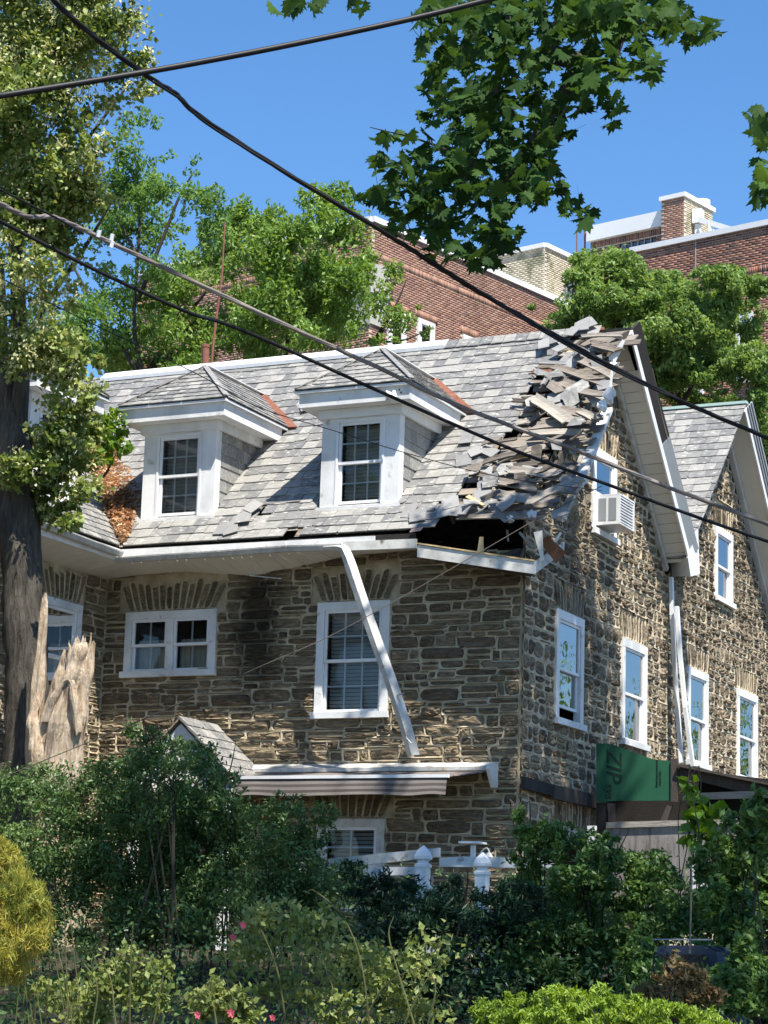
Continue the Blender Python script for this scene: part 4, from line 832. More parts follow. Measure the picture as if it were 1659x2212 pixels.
# --- small gabled entrance porch at left of the awning
pc = empty('entrance_porch', (-16.3, 27.2, 1.9), 'small gabled entrance porch with slate roof half buried in the hedge', 'porch')
apx, apl, apr = at(395, 1556, 'Y', 27.0), at(285, 1668, 'Y', 27.0), at(505, 1680, 'Y', 27.0)
ap_ = np.array([apx[0], 0, apx[2]]); rt = np.array([apr[0], 0, apr[2]]); lt = np.array([2*apx[0]-apr[0], 0, apr[2]])
for P, Q in ((ap_, rt), (lt, ap_)):
    MB().prism([P+(0, 26.9, 0), Q+(0, 26.9, 0), Q+(0, 27.97, 0), P+(0, 27.97, 0)], (0, 0, .03)).build('roof_slab', M['deck'], pc)
U_ = np.array([0, 1, 0.]); Vv = (ap_-rt)/np.linalg.norm(ap_-rt); rfp = roofmap(rt+(0, 26.86, .035), (0, 1, 0), Vv)
mpf = rfp[0] if rfp[4][2] > 0 else (lambda u, v, n=0.0, g=rfp[0]: g(u, v, -n)); LL = np.linalg.norm(ap_-rt)
for V2, F2 in slates((mpf,)+rfp[1:], [(0, 0), (1.1, 0), (1.1, LL), (0, LL)], .2, (.22, .32), rough=.5): mesh_np('slate', V2, F2, M['slate'], pc)
MB().prism([ap_+(0, 26.95, -.05), rt+(0, 26.95, -.05), rt+(-.2, 26.95, -.2), ap_+(0, 26.95, -.28), lt+(.2, 26.95, -.2), lt+(0, 26.95, -.05)], (0, .04, 0)).build('bargeboard', M['white'], pc)
MB().prism([ap_+(0, 27.0, -.2), rt+(-.15, 27.0, -.2), lt+(.15, 27.0, -.2)], (0, .03, 0)).build('gable_panel', M['soffit'], pc)
for s in (-1, 1): MB().box2((apx[0]+s*.75-.06, 27.0, 1.7), (apx[0]+s*.75+.06, 27.12, rt[2]-.1)).build('post', M['white'], pc)

# --- side lean-to with green sheathing
lt_ = empty('side_addition', (-10.2, 32, 1.9), 'unfinished side addition of green sheathing and grey plywood against the gable wall', 'building addition')
gx = -9.9
g = [at(1288, 1606, 'X', gx), at(1450, 1655, 'X', gx), at(1450, 1730, 'X', gx), at(1288, 1733, 'X', gx)]
YA, YB = 28.9, 28.9
# the green sheet faces the street
gy = 30.0
g = [at(x, y, 'Y', gy) for x, y in ((1288, 1606), (1320, 1607), (1360, 1622), (1410, 1640), (1450, 1644), (1450, 1729), (1400, 1730), (1340, 1729), (1288, 1733))]
MB().prism(g, (0, .02, 0)).build('green_panel', M['green'], lt_)
def text(body, c, size, rot, mat, parent, sx=1.0):
    cu = bpy.data.curves.new('lettering', 'FONT'); cu.body = body; cu.size = size; cu.extrude = .0015; cu.align_x = 'CENTER'; cu.align_y = 'CENTER'; cu.shear = .25
    o = bpy.data.objects.new('lettering', cu); cu.materials.append(mat); COL.objects.link(o); me = bpy.data.meshes.new_from_object(o.evaluated_get(bpy.context.evaluated_depsgraph_get())); bpy.data.objects.remove(o)
    o = bpy.data.objects.new('lettering', me); COL.objects.link(o); o.parent = parent; WL[o.name] = WL[parent.name]
    o.matrix_local = Matrix.Translation(Vector(np.array(c)-WL[parent.name])) @ Matrix.Rotation(R(90), 4, 'X') @ Matrix.Rotation(rot, 4, 'Z') @ Matrix.Diagonal((sx, 1, 1, 1)); return o
text('ZIP', at(1325, 1652, 'Y', gy)-(0, .006, 0), .33, R(-90), M['ink'], lt_, 1.0)
text('sys', at(1317, 1709, 'Y', gy)-(0, .006, 0), .19, R(-90), M['ink'], lt_, 1.0)
text('structural sheathing', at(1420, 1668, 'Y', gy)-(0, .006, 0), .05, R(-90), M['ink'], lt_)
text('tape joints', at(1427, 1680, 'Y', gy)-(0, .006, 0), .05, R(-90), M['ink'], lt_)
MB().prism([at(x, y, 'Y', gy-.03) for x, y in ((1449, 1640), (1463, 1638), (1462, 1732), (1449, 1732))], (0, .06, 0)).build('post', M['darkwood'], lt_)
MB().prism([at(x, y, 'Y', gy+.06) for x, y in ((1463, 1658), (1659, 1700), (1720, 1713), (1720, 1740), (1463, 1676))], (0, .05, 0)).build('rafter', M['darkwood'], lt_)
MB().prism([at(x, y, 'Y', gy-.1) for x, y in ((1462, 1649), (1560, 1670), (1700, 1700), (1720, 1708), (1462, 1655))], (0, 1.1, -.12)).build('roof_edge', M['darkwood'], lt_)
MB().prism([at(x, y, 'Y', gy+.03) for x, y in ((1475, 1714), (1700, 1706), (1700, 1722), (1475, 1728))], (0, .05, 0)).build('beam', M['plank'], lt_)
MB().prism([at(x, y, 'Y', gy+1.0) for x, y in ((1290, 1640), (1720, 1690), (1720, 2000), (1290, 2000))], (0, .05, 0)).build('dark_void_sheet', M['black'], lt_)  # near-black sheet painted as the dark void inside the addition
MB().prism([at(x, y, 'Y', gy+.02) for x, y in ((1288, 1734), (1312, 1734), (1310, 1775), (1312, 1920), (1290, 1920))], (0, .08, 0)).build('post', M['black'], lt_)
MB().prism([at(x, y, 'Y', gy-.01) for x, y in ((1312, 1735), (1326, 1735), (1328, 1775), (1314, 1775))], (0, .06, 0)).build('strut', M['darkwood'], lt_)
MB().prism([at(x, y, 'Y', gy-.01) for x, y in ((1425, 1775), (1440, 1775), (1452, 1740), (1440, 1740))], (0, .06, 0)).build('strut', M['darkwood'], lt_)
MB().prism([at(x, y, 'Y', gy-.02) for x, y in ((1310, 1787), (1488, 1782), (1490, 1960), (1308, 1960))], (0, .02, 0)).build('plywood_panel', M['ply'], lt_)
MB().prism([at(x, y, 'Y', gy-.02) for x, y in ((1488, 1779), (1600, 1776), (1600, 1870), (1488, 1870))], (0, .018, 0)).build('plywood_panel', M['ply'], lt_)
MB().prism([at(x, y, 'Y', gy-.06) for x, y in ((1309, 1776), (1600, 1768), (1600, 1780), (1309, 1789))], (0, .035, 0)).build('rail', M['plank'], lt_)
MB().box2((XS+.1, 28.9, 3.98), (XS+.18, 31.4, 4.17)).build('ledger', M['darkwood'], lt_)
MB().bar(at(1130, 1690, 'X', XS+.12), at(1290, 1735, 'X', XS+.12), .06, .16, up=(0, 0, 1)).build('ledger', M['black'], lt_)
# white sheet of plastic hanging by the plywood
tag(MB().prism([at(x, y, 'Y', 29.6) for x, y in ((1492, 1870), (1520, 1862), (1560, 1876), (1540, 1910), (1520, 1945), (1494, 1935))], (0, .02, 0)).build('plastic_sheet', M['white']), 'torn white plastic sheet beside the grey plywood', 'sheet')

# ================================================================== BRICK APARTMENT BLOCK
TH = R(13.5); EX = np.array([math.cos(TH), -math.sin(TH), 0]); EY = np.array([math.sin(TH), math.cos(TH), 0])
apt = empty('brick_apartment_building', (-24, 62, 2.4), 'large red-brown brick apartment block with white coping behind the house', 'apartment building')
d = ray(805, 479); d = d/math.hypot(d[0], d[1]); CA = EYE+d*58; ZA = CA[2]
def onplane(x, y, p, n): d = ray(x, y); return EYE+d*((n@(p-EYE))/(n@d))
def brickwall(mapf, u0, u1, v0, v1, blocks, mat, soldiers=(), bw=.205, bh=.0677, name='brickwork'):
    us = []; r = 0; v = v1-bh
    Q = []
    while v > v0:
        if not any(a <= v+.03 <= b for a, b in soldiers):
            k = np.arange(u0+(bw/2 if r % 2 else 0), u1, bw)
            for u in k:
                a, b = u+.006, min(u+bw-.008, u1)
                if b-a < .03: continue
                if any(bl_[0] < (a+b)/2 < bl_[1] and bl_[2] < v+.03 < bl_[3] for bl_ in blocks): continue
                Q.append((a, b, v+.008, v+bh-.008))
        v -= bh; r += 1
    for a0, b0 in soldiers:
        for u in np.arange(u0, u1, .0677):
            if any(bl_[0] < u+.03 < bl_[1] and bl_[2] < (a0+b0)/2 < bl_[3] for bl_ in blocks): continue
            Q.append((u+.008, u+.06, a0+.008, b0-.01))
    Q = np.array(Q); n = len(Q); h = rng.uniform(.006, .012, n)
    f = lambda u, v, nn: mapf(u[:, None], v[:, None], nn[:, None] if hasattr(nn, '__len__') else nn)
    z = np.full(n, -.004); a, b, c, d_ = Q.T
    P = np.stack([f(a, c, z), f(b, c, z), f(b, d_, z), f(a, d_, z), f(a, c, h), f(b, c, h), f(b, d_, h), f(a, d_, h)], 1).reshape(-1, 3)
    i = (np.arange(n)*8)[:, None]; F = np.concatenate([i+np.array([[4, 5, 6, 7]]), i+np.array([[0, 1, 5, 4]]), i+np.array([[1, 2, 6, 5]]), i+np.array([[2, 3, 7, 6]]), i+np.array([[3, 0, 4, 7]])])
    return P, F
def wallblock(name, O, U, Nn, u1, v0, v1, mat, holes=(), soldiers=(), u0=0, thick=.3):
    """O at top corner; v measured as world z"""
    O = np.array([O[0], O[1], 0]); f = lambda u, v, n: O+U*u+np.array([0, 0, 1.])*v+Nn*n
    w = wall_mesh(name, f, u0, u1, v0, v1, [h for h in holes], [], M['brickmortar'], apt, depth=.2)
    P, F = brickwall(f, u0, u1, v0, v1, holes, mat, soldiers); mesh_np('brickwork', P, F, M[mat], w, kind='stuff'); return f, w
def aptwin(f, h, rows=2): return window(f, h, parent=apt, glassm='glass3', grid=None, behind='curtain' if random.random() < .5 else None, tw=.14, sill=True, trimm='vinyl')
def hp(x, y, O, U, Nn): p = onplane(x, y, O, Nn); return float((p-O)@U), float(p[2])
sol = (ZA-1.02, ZA-.80)
wA = []
for (x0_, y0_, x1_, y1_) in ((838, 666, 876, 680), (901, 688, 937, 699), (998, 724, 1028, 732)):
    a, b = hp(x0_, y0_, CA, EY, EX), hp(x1_, y1_, CA, EY, EX); wA.append((a[0], b[0], a[1]-1.9, (a[1]+b[1])/2))
solA = [sol]
fA, _ = wallblock('side_wall', CA, EY, EX, 13, 2.3, ZA, 'brick_or', wA, solA)
for h in wA: aptwin(fA, h)
fL, _ = wallblock('end_wall', CA-EX*9, EX, -EY, 9, 2.3, ZA, 'brick_or', [], solA)
for h in wA:   # soldier lintels
    P, F = brickwall(lambda u, v, n: fA(u, v, n+.012), h[0]-.1, h[1]+.1, h[3]+.001, h[3]+.002, [], 'brick_or', [(h[3]+.01, h[3]+.24)]); mesh_np('lintel', P, F, M['brick_or'], apt, kind='stuff')
def coping(O, U, Nn, L_, z, name='coping', h=.16):
    O = np.array([O[0], O[1], z]); MB().hexa([O+Nn*.07, O+U*L_+Nn*.07, O+U*L_-Nn*.35, O-Nn*.35]+[p+np.array([0, 0, h]) for p in (O+Nn*.07, O+U*L_+Nn*.07, O+U*L_-Nn*.35, O-Nn*.35)]).build(name, M['coping'], apt)
coping(CA+EX*.07*0, EY, EX, 13, ZA+.002); coping(CA-EX*9, EX, -EY, 8.95, ZA+.004)
# limestone quoin block under the corner
MB().hexa([fA(-.06, ZA-2.9, .06)-EX*.0, fA(.75, ZA-2.9, .06), fA(.75, ZA-1.15, .06), fA(-.06, ZA-1.15, .06), fA(-.06, ZA-2.9, -2.4), fA(.75, ZA-2.9, -2.4), fA(.75, ZA-1.15, -2.4), fA(-.06, ZA-1.15, -2.4)]).build('limestone_block', M['lime'], apt)
MB().hexa([fA(-.12, ZA-2.05, .12), fA(.78, ZA-2.05, .12), fA(.78, ZA-1.93, .12), fA(-.12, ZA-1.93, .12), fA(-.12, ZA-2.05, -2.5), fA(.78, ZA-2.05, -2.5), fA(.78, ZA-1.93, -2.5), fA(-.12, ZA-1.93, -2.5)]).build('limestone_band', M['lime'], apt)
# right wing
d = ray(1362, 548); CB = EYE+d*((ZA-1.6)/d[2]); CB = np.array([CB[0], CB[1], ZA])
wB = []
for (x0_, y0_, x1_, y1_) in ((1475, 770, 1520, 770), (1590, 680, 1628, 680)):
    a, b = hp(x0_, y0_, CB, EX, -EY), hp(x1_, y1_, CB, EX, -EY); wB.append((a[0], b[0], a[1]-1.9, a[1]))
ww_ = wB[1]; wB += [(ww_[0]+dx, ww_[1]+dx, ww_[2]-dz, ww_[3]-dz) for dx, dz in ((1.9, 0), (1.9, 3.3), (1.9, 6.6), (1.9, 9.9), (0, 3.3), (0, 6.6), (0, 9.9))]
fB, _ = wallblock('front_wall', CB, EX, -EY, 9, 2.3, ZA, 'brick', wB, [(ZA-1.30, ZA-1.08)])
for h in wB: aptwin(fB, h)
coping(CB, EX, -EY, 9, ZA+.003)
MB().hexa([fB(9, 2.3, -.01), fB(9, 2.3, -14), fB(8.99, 2.3, -14), fB(8.99, 2.3, -.01), fB(9, ZA, -.01), fB(9, ZA, -14), fB(8.99, ZA, -14), fB(8.99, ZA, -.01)]).build('far_side_wall', M['brick'], apt)
MB().hexa([fB(0, 2.3, -.01), fB(0, 2.3, -14), fB(.01, 2.3, -14), fB(.01, 2.3, -.01), fB(0, ZA, -.01), fB(0, ZA, -14), fB(.01, ZA, -14), fB(.01, ZA, -.01)]).build('court_wall', M['brickmortar'], apt)
j = hp(1502, 520, CB, EX, -EY)[0]; MB().hexa([fB(j, ZA-1.08, .0), fB(j+.03, ZA-1.08, .0), fB(j+.03, ZA-.0, .0), fB(j, ZA-.0, .0), fB(j, ZA-1.08, .016), fB(j+.03, ZA-1.08, .016), fB(j+.03, ZA-.0, .016), fB(j, ZA-.0, .016)]).build('expansion_joint', M['lime'], apt)
# flat roofs and rear bulk
MB().hexa([CA-EX*9+EY*.3-(0, 0, .4), CA-EX*.3+EY*.3-(0, 0, .4), CA-EX*.3+EY*20-(0, 0, .4), CA-EX*9+EY*20-(0, 0, .4), CA-EX*9+EY*.3-(0, 0, .3), CA-EX*.3+EY*.3-(0, 0, .3), CA-EX*.3+EY*20-(0, 0, .3), CA-EX*9+EY*20-(0, 0, .3)]).build('flat_roof', M['lime'], apt)
MB().hexa([CB+EY*.3-(0, 0, .4), CB+EX*9+EY*.3-(0, 0, .4), CB+EX*9+EY*14-(0, 0, .4), CB+EY*14-(0, 0, .4), CB+EY*.3-(0, 0, .3), CB+EX*9+EY*.3-(0, 0, .3), CB+EX*9+EY*14-(0, 0, .3), CB+EY*14-(0, 0, .3)]).build('flat_roof', M['lime'], apt)
# brick penthouse with chimney
PO = CB+EY*5.5; d = ray(1276, 503); pl = onplane(1276, 503, PO, -EY); zt = pl[2]; pr = onplane(1440, 472, PO, -EY); pw = (pr-pl)@EX
hw_ = []
a, b = (onplane(1335, 530, pl, -EY)-pl)@EX, (onplane(1418, 514, pl, -EY)-pl)@EX; zz = onplane(1335, 527, pl, -EY)[2]
fP, _ = wallblock('penthouse_wall', pl, EX, -EY, pw+.3, ZA-2.5, zt-.3, 'brick', [(a, b, zz-1.0, zz)], [(zz+.02, zz+.24)])
wI = MB(); n_ = 6
for k in range(n_+1): u = a+(b-a)*k/n_; wI.hexa([fP(u-.02, zz-1, -.08), fP(u+.02, zz-1, -.08), fP(u+.02, zz, -.08), fP(u-.02, zz, -.08), fP(u-.02, zz-1, -.04), fP(u+.02, zz-1, -.04), fP(u+.02, zz, -.04), fP(u-.02, zz, -.04)])
wI.build('steel_window', M['greymetal'], apt); MB().add([fP(a, zz-1, -.09), fP(b, zz-1, -.09), fP(b, zz, -.09), fP(a, zz, -.09)], [(0, 1, 2, 3)]).build('pane', M['glass3'], apt)
MB().hexa([fP(a, zz-1, -.3), fP(b, zz-1, -.3), fP(b, zz, -.3), fP(a, zz, -.3), fP(a, zz-1, -.32), fP(b, zz-1, -.32), fP(b, zz, -.32), fP(a, zz, -.32)]).build('window_backing', M['room'], apt)
q = pl-EX*.1; q[2] = zt-.3; MB().hexa([q-EY*.1, q+EX*(pw+.4)-EY*.1, q+EX*(pw+.4)+EY*3.5, q+EY*3.5]+[p+np.array([0, 0, .5]) for p in (q-EY*.1, q+EX*(pw+.4)-EY*.1, q+EX*(pw+.4)+EY*3.5, q+EY*3.5)]).build('white_fascia', M['coping'], apt)
# side of penthouse, cream stained
fPs, _ = wallblock('penthouse_side', pl+EX*(pw+.3), EY, EX, 3.4, ZA-2.5, zt-.3, 'brick_cream')
ch0 = onplane(1429, 430, pl-EY*.25, -EY); ch1 = onplane(1478, 423, pl-EY*.25, -EY); cw = (ch1-ch0)@EX; zc = ch0[2]
fC, _ = wallblock('chimney_wall', ch0, EX, -EY, cw, ZA-2.5, zc-.08, 'brick_or'); fC2, _ = wallblock('chimney_side', ch0+EX*cw, EY, EX, 1.7, ZA-2.5, zc-.08, 'brick_cream')
q = ch0.copy(); q[2] = zc-.078; MB().hexa([q-EX*.06-EY*.06, q+EX*(cw+.06)-EY*.06, q+EX*(cw+.06)+EY*1.8, q-EX*.06+EY*1.8]+[p+np.array([0, 0, .14]) for p in (q-EX*.06-EY*.06, q+EX*(cw+.06)-EY*.06, q+EX*(cw+.06)+EY*1.8, q-EX*.06+EY*1.8)]).build('chimney_cap', M['coping'], apt)
c = onplane(1516, 434, pl+EY*1.8, -EY); MB().tube([c-(0, 0, 1.6), c], .27, 16).build('tank', M['lime'], apt, smooth=True)
c = onplane(1508, 462, pl+EY*.3, -EY); MB().box((c[0], c[1], c[2]-.1), (.3, .3, .45)).bar(c-(0, 0, .35), c-(0, 0, 1.4), .16, .16, up=(1, 0, 0)).build('roof_vent', M['vinyl'], apt)
c0, c1 = onplane(1510, 475, pl+EY*.1, -EY), onplane(1594, 500, pl+EY*.1, -EY); MB().bar(c0, c1, .12, .16).build('white_pipe', M['vinyl'], apt); MB().bar(onplane(1535, 480, pl+EY*.1, -EY), onplane(1535, 515, pl+EY*.1, -EY), .12, .12, up=(1, 0, 0)).build('white_pipe', M['vinyl'], apt)
# cream penthouse between the wings
co = onplane(1177, 526, CA+EY*9, -EY); zt2 = co[2]; cl = onplane(1108, 541, CA+EY*9, -EY); L1 = (co-cl)@EX+2.5
fK, _ = wallblock('cream_wall', co-EX*L1, EX, -EY, L1, ZA-3, zt2-.12, 'brick_cream', [(.8, L1-2.6, ZA-.5, ZA+.6)] if False else [])
n_ = EX; h0 = hp(1217, 585, co, EY, EX); h1 = hp(1245, 595, co, EY, EX)
fK2, _ = wallblock('cream_side', co, EY, EX, 6, ZA-4, zt2-.12, 'brick_cream', [(h0[0], h1[0], h0[1]-1.3, h0[1])])
w = MB(); a, b, zz = h0[0], h1[0], h0[1]
for k in range(4): u = a+(b-a)*k/3; w.hexa([fK2(u-.03, zz-1.3, -.1), fK2(u+.03, zz-1.3, -.1), fK2(u+.03, zz, -.1), fK2(u-.03, zz, -.1), fK2(u-.03, zz-1.3, -.03), fK2(u+.03, zz-1.3, -.03), fK2(u+.03, zz, -.03), fK2(u-.03, zz, -.03)])
for k in range(4): v = zz-1.3+1.3*k/3; w.hexa([fK2(a, v-.02, -.1), fK2(b, v-.02, -.1), fK2(b, v+.02, -.1), fK2(a, v+.02, -.1), fK2(a, v-.02, -.04), fK2(b, v-.02, -.04), fK2(b, v+.02, -.04), fK2(a, v+.02, -.04)])
w.build('steel_window', M['greymetal'], apt); MB().add([fK2(a, zz-1.3, -.11), fK2(b, zz-1.3, -.11), fK2(b, zz, -.11), fK2(a, zz, -.11)], [(0, 1, 2, 3)]).build('pane', M['glass3'], apt)
coping(co-EX*L1, EX, -EY, L1, zt2-.119, 'coping', .14); coping(co, EY, EX, 6, zt2-.118, 'coping', .14)
# roof ladder hoops
for px_ in (1255, 1270):
    P = [onplane(x, y, PO, -EY) for x, y in ((px_-9, 560), (px_-9, 500), (px_-6, 492), (px_, 489), (px_+6, 492), (px_+8, 500), (px_+8, 560))]
    MB().tube(P[:], .025, 6).build('ladder_hoop', M['rustpipe'], apt) if px_ == 1255 else MB().tube([onplane(x, y, PO, -EY) for x, y in ((px_-6, 560), (px_-6, 508), (px_-2, 503), (px_+8, 500))], .025, 6).build('ladder_hoop', M['rustpipe'], apt)

# ================================================================== FOLIAGE
def blob(x, y, rx, ry, Y, ax='Y'):
    c = at(x, y, ax, Y); s = (c-EYE)@_f/FPX; return c, np.array([rx*s, min(rx, ry)*s*.9, ry*s])
def blob_points(blobs, n, clumps_per=14, shell=.55, spread=.30):
    w = np.array([np.prod(b[1])**.667 for b in blobs]); w = w/w.sum(); C = []
    for (c, r), k in zip(blobs, (w*n).astype(int)+1):
        m = max(3, int(clumps_per*1.0)); cc = rnd(m)*rng.uniform(shell, 1.12, (m, 1)); sz = rng.uniform(.45, 1.35, (m, 3))
        i = rng.integers(0, m, k); p = cc[i]+rng.normal(size=(k, 3))*spread*.6*sz[i]; C.append(c+p*r)
    return np.concatenate(C)
def ragged(blobs, n, f1=.75, f2=2.1, thr=-.02):
    """points inside the blobs kept where a 3d noise is high: ragged sprays with gaps between"""
    w = np.array([np.prod(b[1])**.667 for b in blobs]); w /= w.sum(); out_ = []
    for (c, r), k in zip(blobs, (w*n*2.6).astype(int)+4):
        q = rnd(k)*(rng.random((k, 1))**.45)*1.42; P = c+q*r; rr = (q**2).sum(1)
        for p, e in zip(P, rr):
            v = mnoise.noise(Vector(p*f1))+.6*mnoise.noise(Vector(p*f2+7)); 
            if v > thr+.36*max(0, e-.3): out_.append(p)
    return np.array(out_)
def leaves(pts, L_, asp=.6, droop=.4, upn=.8, jit=.35, fold=.15):
    n = len(pts); A = rnd(n); A[:, 2] -= droop; N_ = rnd(n); N_[:, 2] = np.abs(N_[:, 2])+upn-.5; S = L_*rng.uniform(1-jit, 1+jit, n)
    return leafquads(pts, A, N_, S, S*asp, fold)
def fronds(pts, L_, pairs=6, leaf=.05, droop=.3):
    n = len(pts); A = rnd(n); A[:, 2] = A[:, 2]*.5-droop*.3; A /= np.linalg.norm(A, axis=1, keepdims=True); N_ = rnd(n)*.5; N_[:, 2] += 1; S = np.cross(A, N_); S /= np.linalg.norm(S, axis=1, keepdims=True)
    V = []; Fs = []; off = 0
    for k in range(pairs):
        t = (k+.5)/pairs
        for s in (-1, 1):
            c = pts+A*L_*(t-.2)+S*s*leaf*.55+np.array([0, 0, -1])*L_*.35*t*t; v, f = leafquads(c, S*s+A*.35+np.array([0, 0, -.15]), N_, np.full(n, leaf), np.full(n, leaf*.42), .1); V.append(v); Fs.append(f+off); off += len(v)
    return np.concatenate(V), np.concatenate(Fs)
def join(*vf):
    V = []; F = []; o = 0
    for v, f in vf: V.append(v); F.append(f+o); o += len(v)
    return np.concatenate(V), np.concatenate(F)
def limb(mb, path, r0, r1, n=8, rough=.15, seg=6):
    P = spline(path, seg); m = len(P); mb.tube(P, [r0+(r1-r0)*i/(m-1) for i in range(m)], n, rough); return P

# --- linden at left with its torn stub
TY = 24.0
lin = empty('linden_tree', tuple(at(60, 1700, 'Y', TY)*np.array([1, 1, 0])+(0, 0, 1.7)), 'big linden tree at the left with dark furrowed trunk and creamy bracts among its leaves', 'tree')
mb = MB(); A_ = lambda x, y, Y=TY: at(x, y, 'Y', Y)
limb(mb, [A_(70, 2000), A_(62, 1760), A_(58, 1640), A_(62, 1500), A_(52, 1380), A_(48, 1250), A_(36, 1120), A_(30, 1000), A_(24, 900), A_(12, 800)], .34, .20, 14, .3)
limb(mb, [A_(20, 950), A_(2, 800), A_(-15, 700), A_(-30, 560), A_(-60, 380)], .19, .13, 12, .25)
limb(mb, [A_(34, 1000), A_(44, 850), A_(42, 700), A_(36, 560), A_(30, 420), A_(40, 250), A_(60, 60), A_(80, -150)], .13, .07, 10, .25)
limb(mb, [A_(66, 1640), A_(20, 1680), A_(-30, 1720)], .2, .3, 10, .3)
limb(mb, [A_(42, 760), A_(110, 640), A_(180, 540), A_(250, 420)], .05, .015, 6)
limb(mb, [A_(36, 520), A_(110, 420), A_(190, 300), A_(280, 180)], .05, .012, 6)
limb(mb, [A_(34, 1100), A_(90, 1010), A_(140, 930), A_(180, 860)], .045, .015, 6)
limb(mb, [A_(32, 1080), A_(60, 1040), A_(130, 1050), A_(190, 1060)], .04, .012, 6)
limb(mb, [A_(60, 100), A_(140, 60), A_(220, 30), A_(300, 20)], .035, .01, 6)
mb.build('trunk', M['bark'], lin, smooth=True)
mb = MB(); limb(mb, [A_(-6, 560, 23.7), A_(2, 640, 23.7), A_(10, 740, 23.75), A_(24, 830, 23.85)], .10, .02, 8, .2); mb.build('sun_painted_limb', M['bark2'], lin, smooth=True)  # limb made to look sunlit by its lighter bark colour
lb = [(30, 60, 120, 110), (150, 90, 130, 90), (250, 60, 80, 60), (60, 200, 120, 90), (180, 200, 120, 80), (290, 140, 55, 40), (310, 195, 40, 25), (40, 330, 110, 90), (150, 320, 110, 80), (60, 450, 100, 80), (170, 420, 80, 70), (50, 560, 90, 70), (140, 540, 70, 60), (60, 660, 80, 60), (120, 640, 70, 50), (80, 760, 90, 50), (130, 790, 60, 50), (170, 870, 70, 45), (130, 930, 70, 50), (40, 960, 70, 40), (60, 1010, 90, 40), (150, 1000, 70, 40), (80, 1080, 80, 35), (175, 1060, 50, 30), (120, 1110, 60, 25), (190, 930, 50, 30), (215, 780, 25, 20), (10, 480, 60, 60), (-60, 300, 120, 250), (20, -60, 180, 80), (200, -40, 130, 60), (10, 850, 40, 30), (150, 1130, 30, 25)]
B_ = [blob(x, y, rx, ry, TY+(-.8 if y < 700 else -.1)+random.uniform(-.6, .6)) for x, y, rx, ry in lb]
pts_ = np.concatenate([ragged(B_, 30000, 1.2, 3.4, -.05), blob_points(B_, 9000, 24, .5, .30), blob_points(B_[15:26]+B_[29:30], 5500, 14, .4, .34)])
V_, F_ = leaves(pts_, .088, .78, .5, .9); mesh_np('crown', V_, F_, M['lf_linden'], lin)
pts_ = np.concatenate([blob_points(B_[:17]+B_[27:31], 9500, 28, .75, .22), blob_points(B_[15:26], 900, 12, .8, .3)]); M['lf_bract'] = leafm('cream linden bract', [(.38, .42, .16), (.56, .56, .28), (.68, .64, .38)], .35)
V_, F_ = leaves(pts_+np.array([0, -.10, .02]), .058, .5, .8, .5); mesh_np('blossom', V_, F_, M['lf_bract'], lin)
# torn stub
stub = empty('torn_limb_stub', tuple(at(140, 1640, 'Y', 23.3)*np.array([1, 1, 0])+(0, 0, 1.8)), 'pale splintered stump of a torn-off limb beside the linden trunk', 'stump')
def strand(path, r0, r1, na=16, name='torn_strand', flat=.8, jag=.05):
    P = spline(path, 7); m = len(P); mb = MB(); sd = random.random()*50
    for q, p in enumerate(P):
        t = q/(m-1); r = (r0+(r1-r0)*t)*(1+.12*math.sin(q*.9+sd))
        for k in range(na):
            an = 2*math.pi*k/na; c_, s_ = math.cos(an+t*1.1), math.sin(an+t*1.1)
            fl = 1+.42*mnoise.noise(Vector((math.cos(an)*1.6+sd, math.sin(an)*1.6, t*2.2)))+.20*mnoise.noise(Vector((math.cos(an)*4.5, math.sin(an)*4.5+sd, t*1.5)))
            up = jag*mnoise.noise(Vector((math.cos(an)*2.6, math.sin(an)*2.6, sd)))*(2.2 if q == m-1 else (1.0 if q == m-2 else 0))
            mb.V.append(tuple(p+np.array([c_*r*fl, s_*r*fl*flat, up])))
    for q in range(m-1):
        for k in range(na): mb.F.append((q*na+k, q*na+(k+1) % na, (q+1)*na+(k+1) % na, (q+1)*na+k))
    mb.V.append(tuple(P[-1]-(P[-1]-P[-3])*.6)); mb.F += [((m-1)*na+k, (m-1)*na+(k+1) % na, m*na) for k in range(na)]
    return mb.build(name, M['wood'], stub, smooth=False)
S_ = lambda x, y, d=0: A_(x, y, 23.3+d)
strand([S_(108, 1860), S_(112, 1740), S_(122, 1620), S_(136, 1530)], .36, .20, 22, 'base', .8, .02)
strand([S_(116, 1760, -.1), S_(124, 1620, -.12), S_(146, 1500, -.1), S_(166, 1430, -.06), S_(176, 1382, -.02)], .21, .085, 18, jag=.12)
strand([S_(138, 1740, -.05), S_(160, 1600, -.06), S_(180, 1490, -.02), S_(193, 1402, .02)], .17, .07, 16, jag=.12)
strand([S_(92, 1740, -.05), S_(98, 1620, -.1), S_(112, 1520, -.1), S_(132, 1440, -.08), S_(140, 1405, -.05)], .17, .02, 14)
strand([S_(78, 1700, .05), S_(80, 1560, 0), S_(88, 1420, 0), S_(97, 1290, .05)], .13, .045, 14, jag=.1)
strand([S_(100, 1560, -.2), S_(120, 1500, -.24), S_(150, 1470, -.2), S_(160, 1520, -.2), S_(168, 1580, -.16)], .06, .05, 10)
strand([S_(88, 1680, -.15), S_(76, 1600, -.2), S_(72, 1545, -.18), S_(84, 1500, -.12)], .13, .05, 14)
strand([S_(150, 1440, -.1), S_(151, 1405, -.1), S_(149, 1388, -.1)], .035, .008, 7)
strand([S_(190, 1430, 0), S_(195, 1390, 0), S_(197, 1370, 0)], .025, .006, 7)

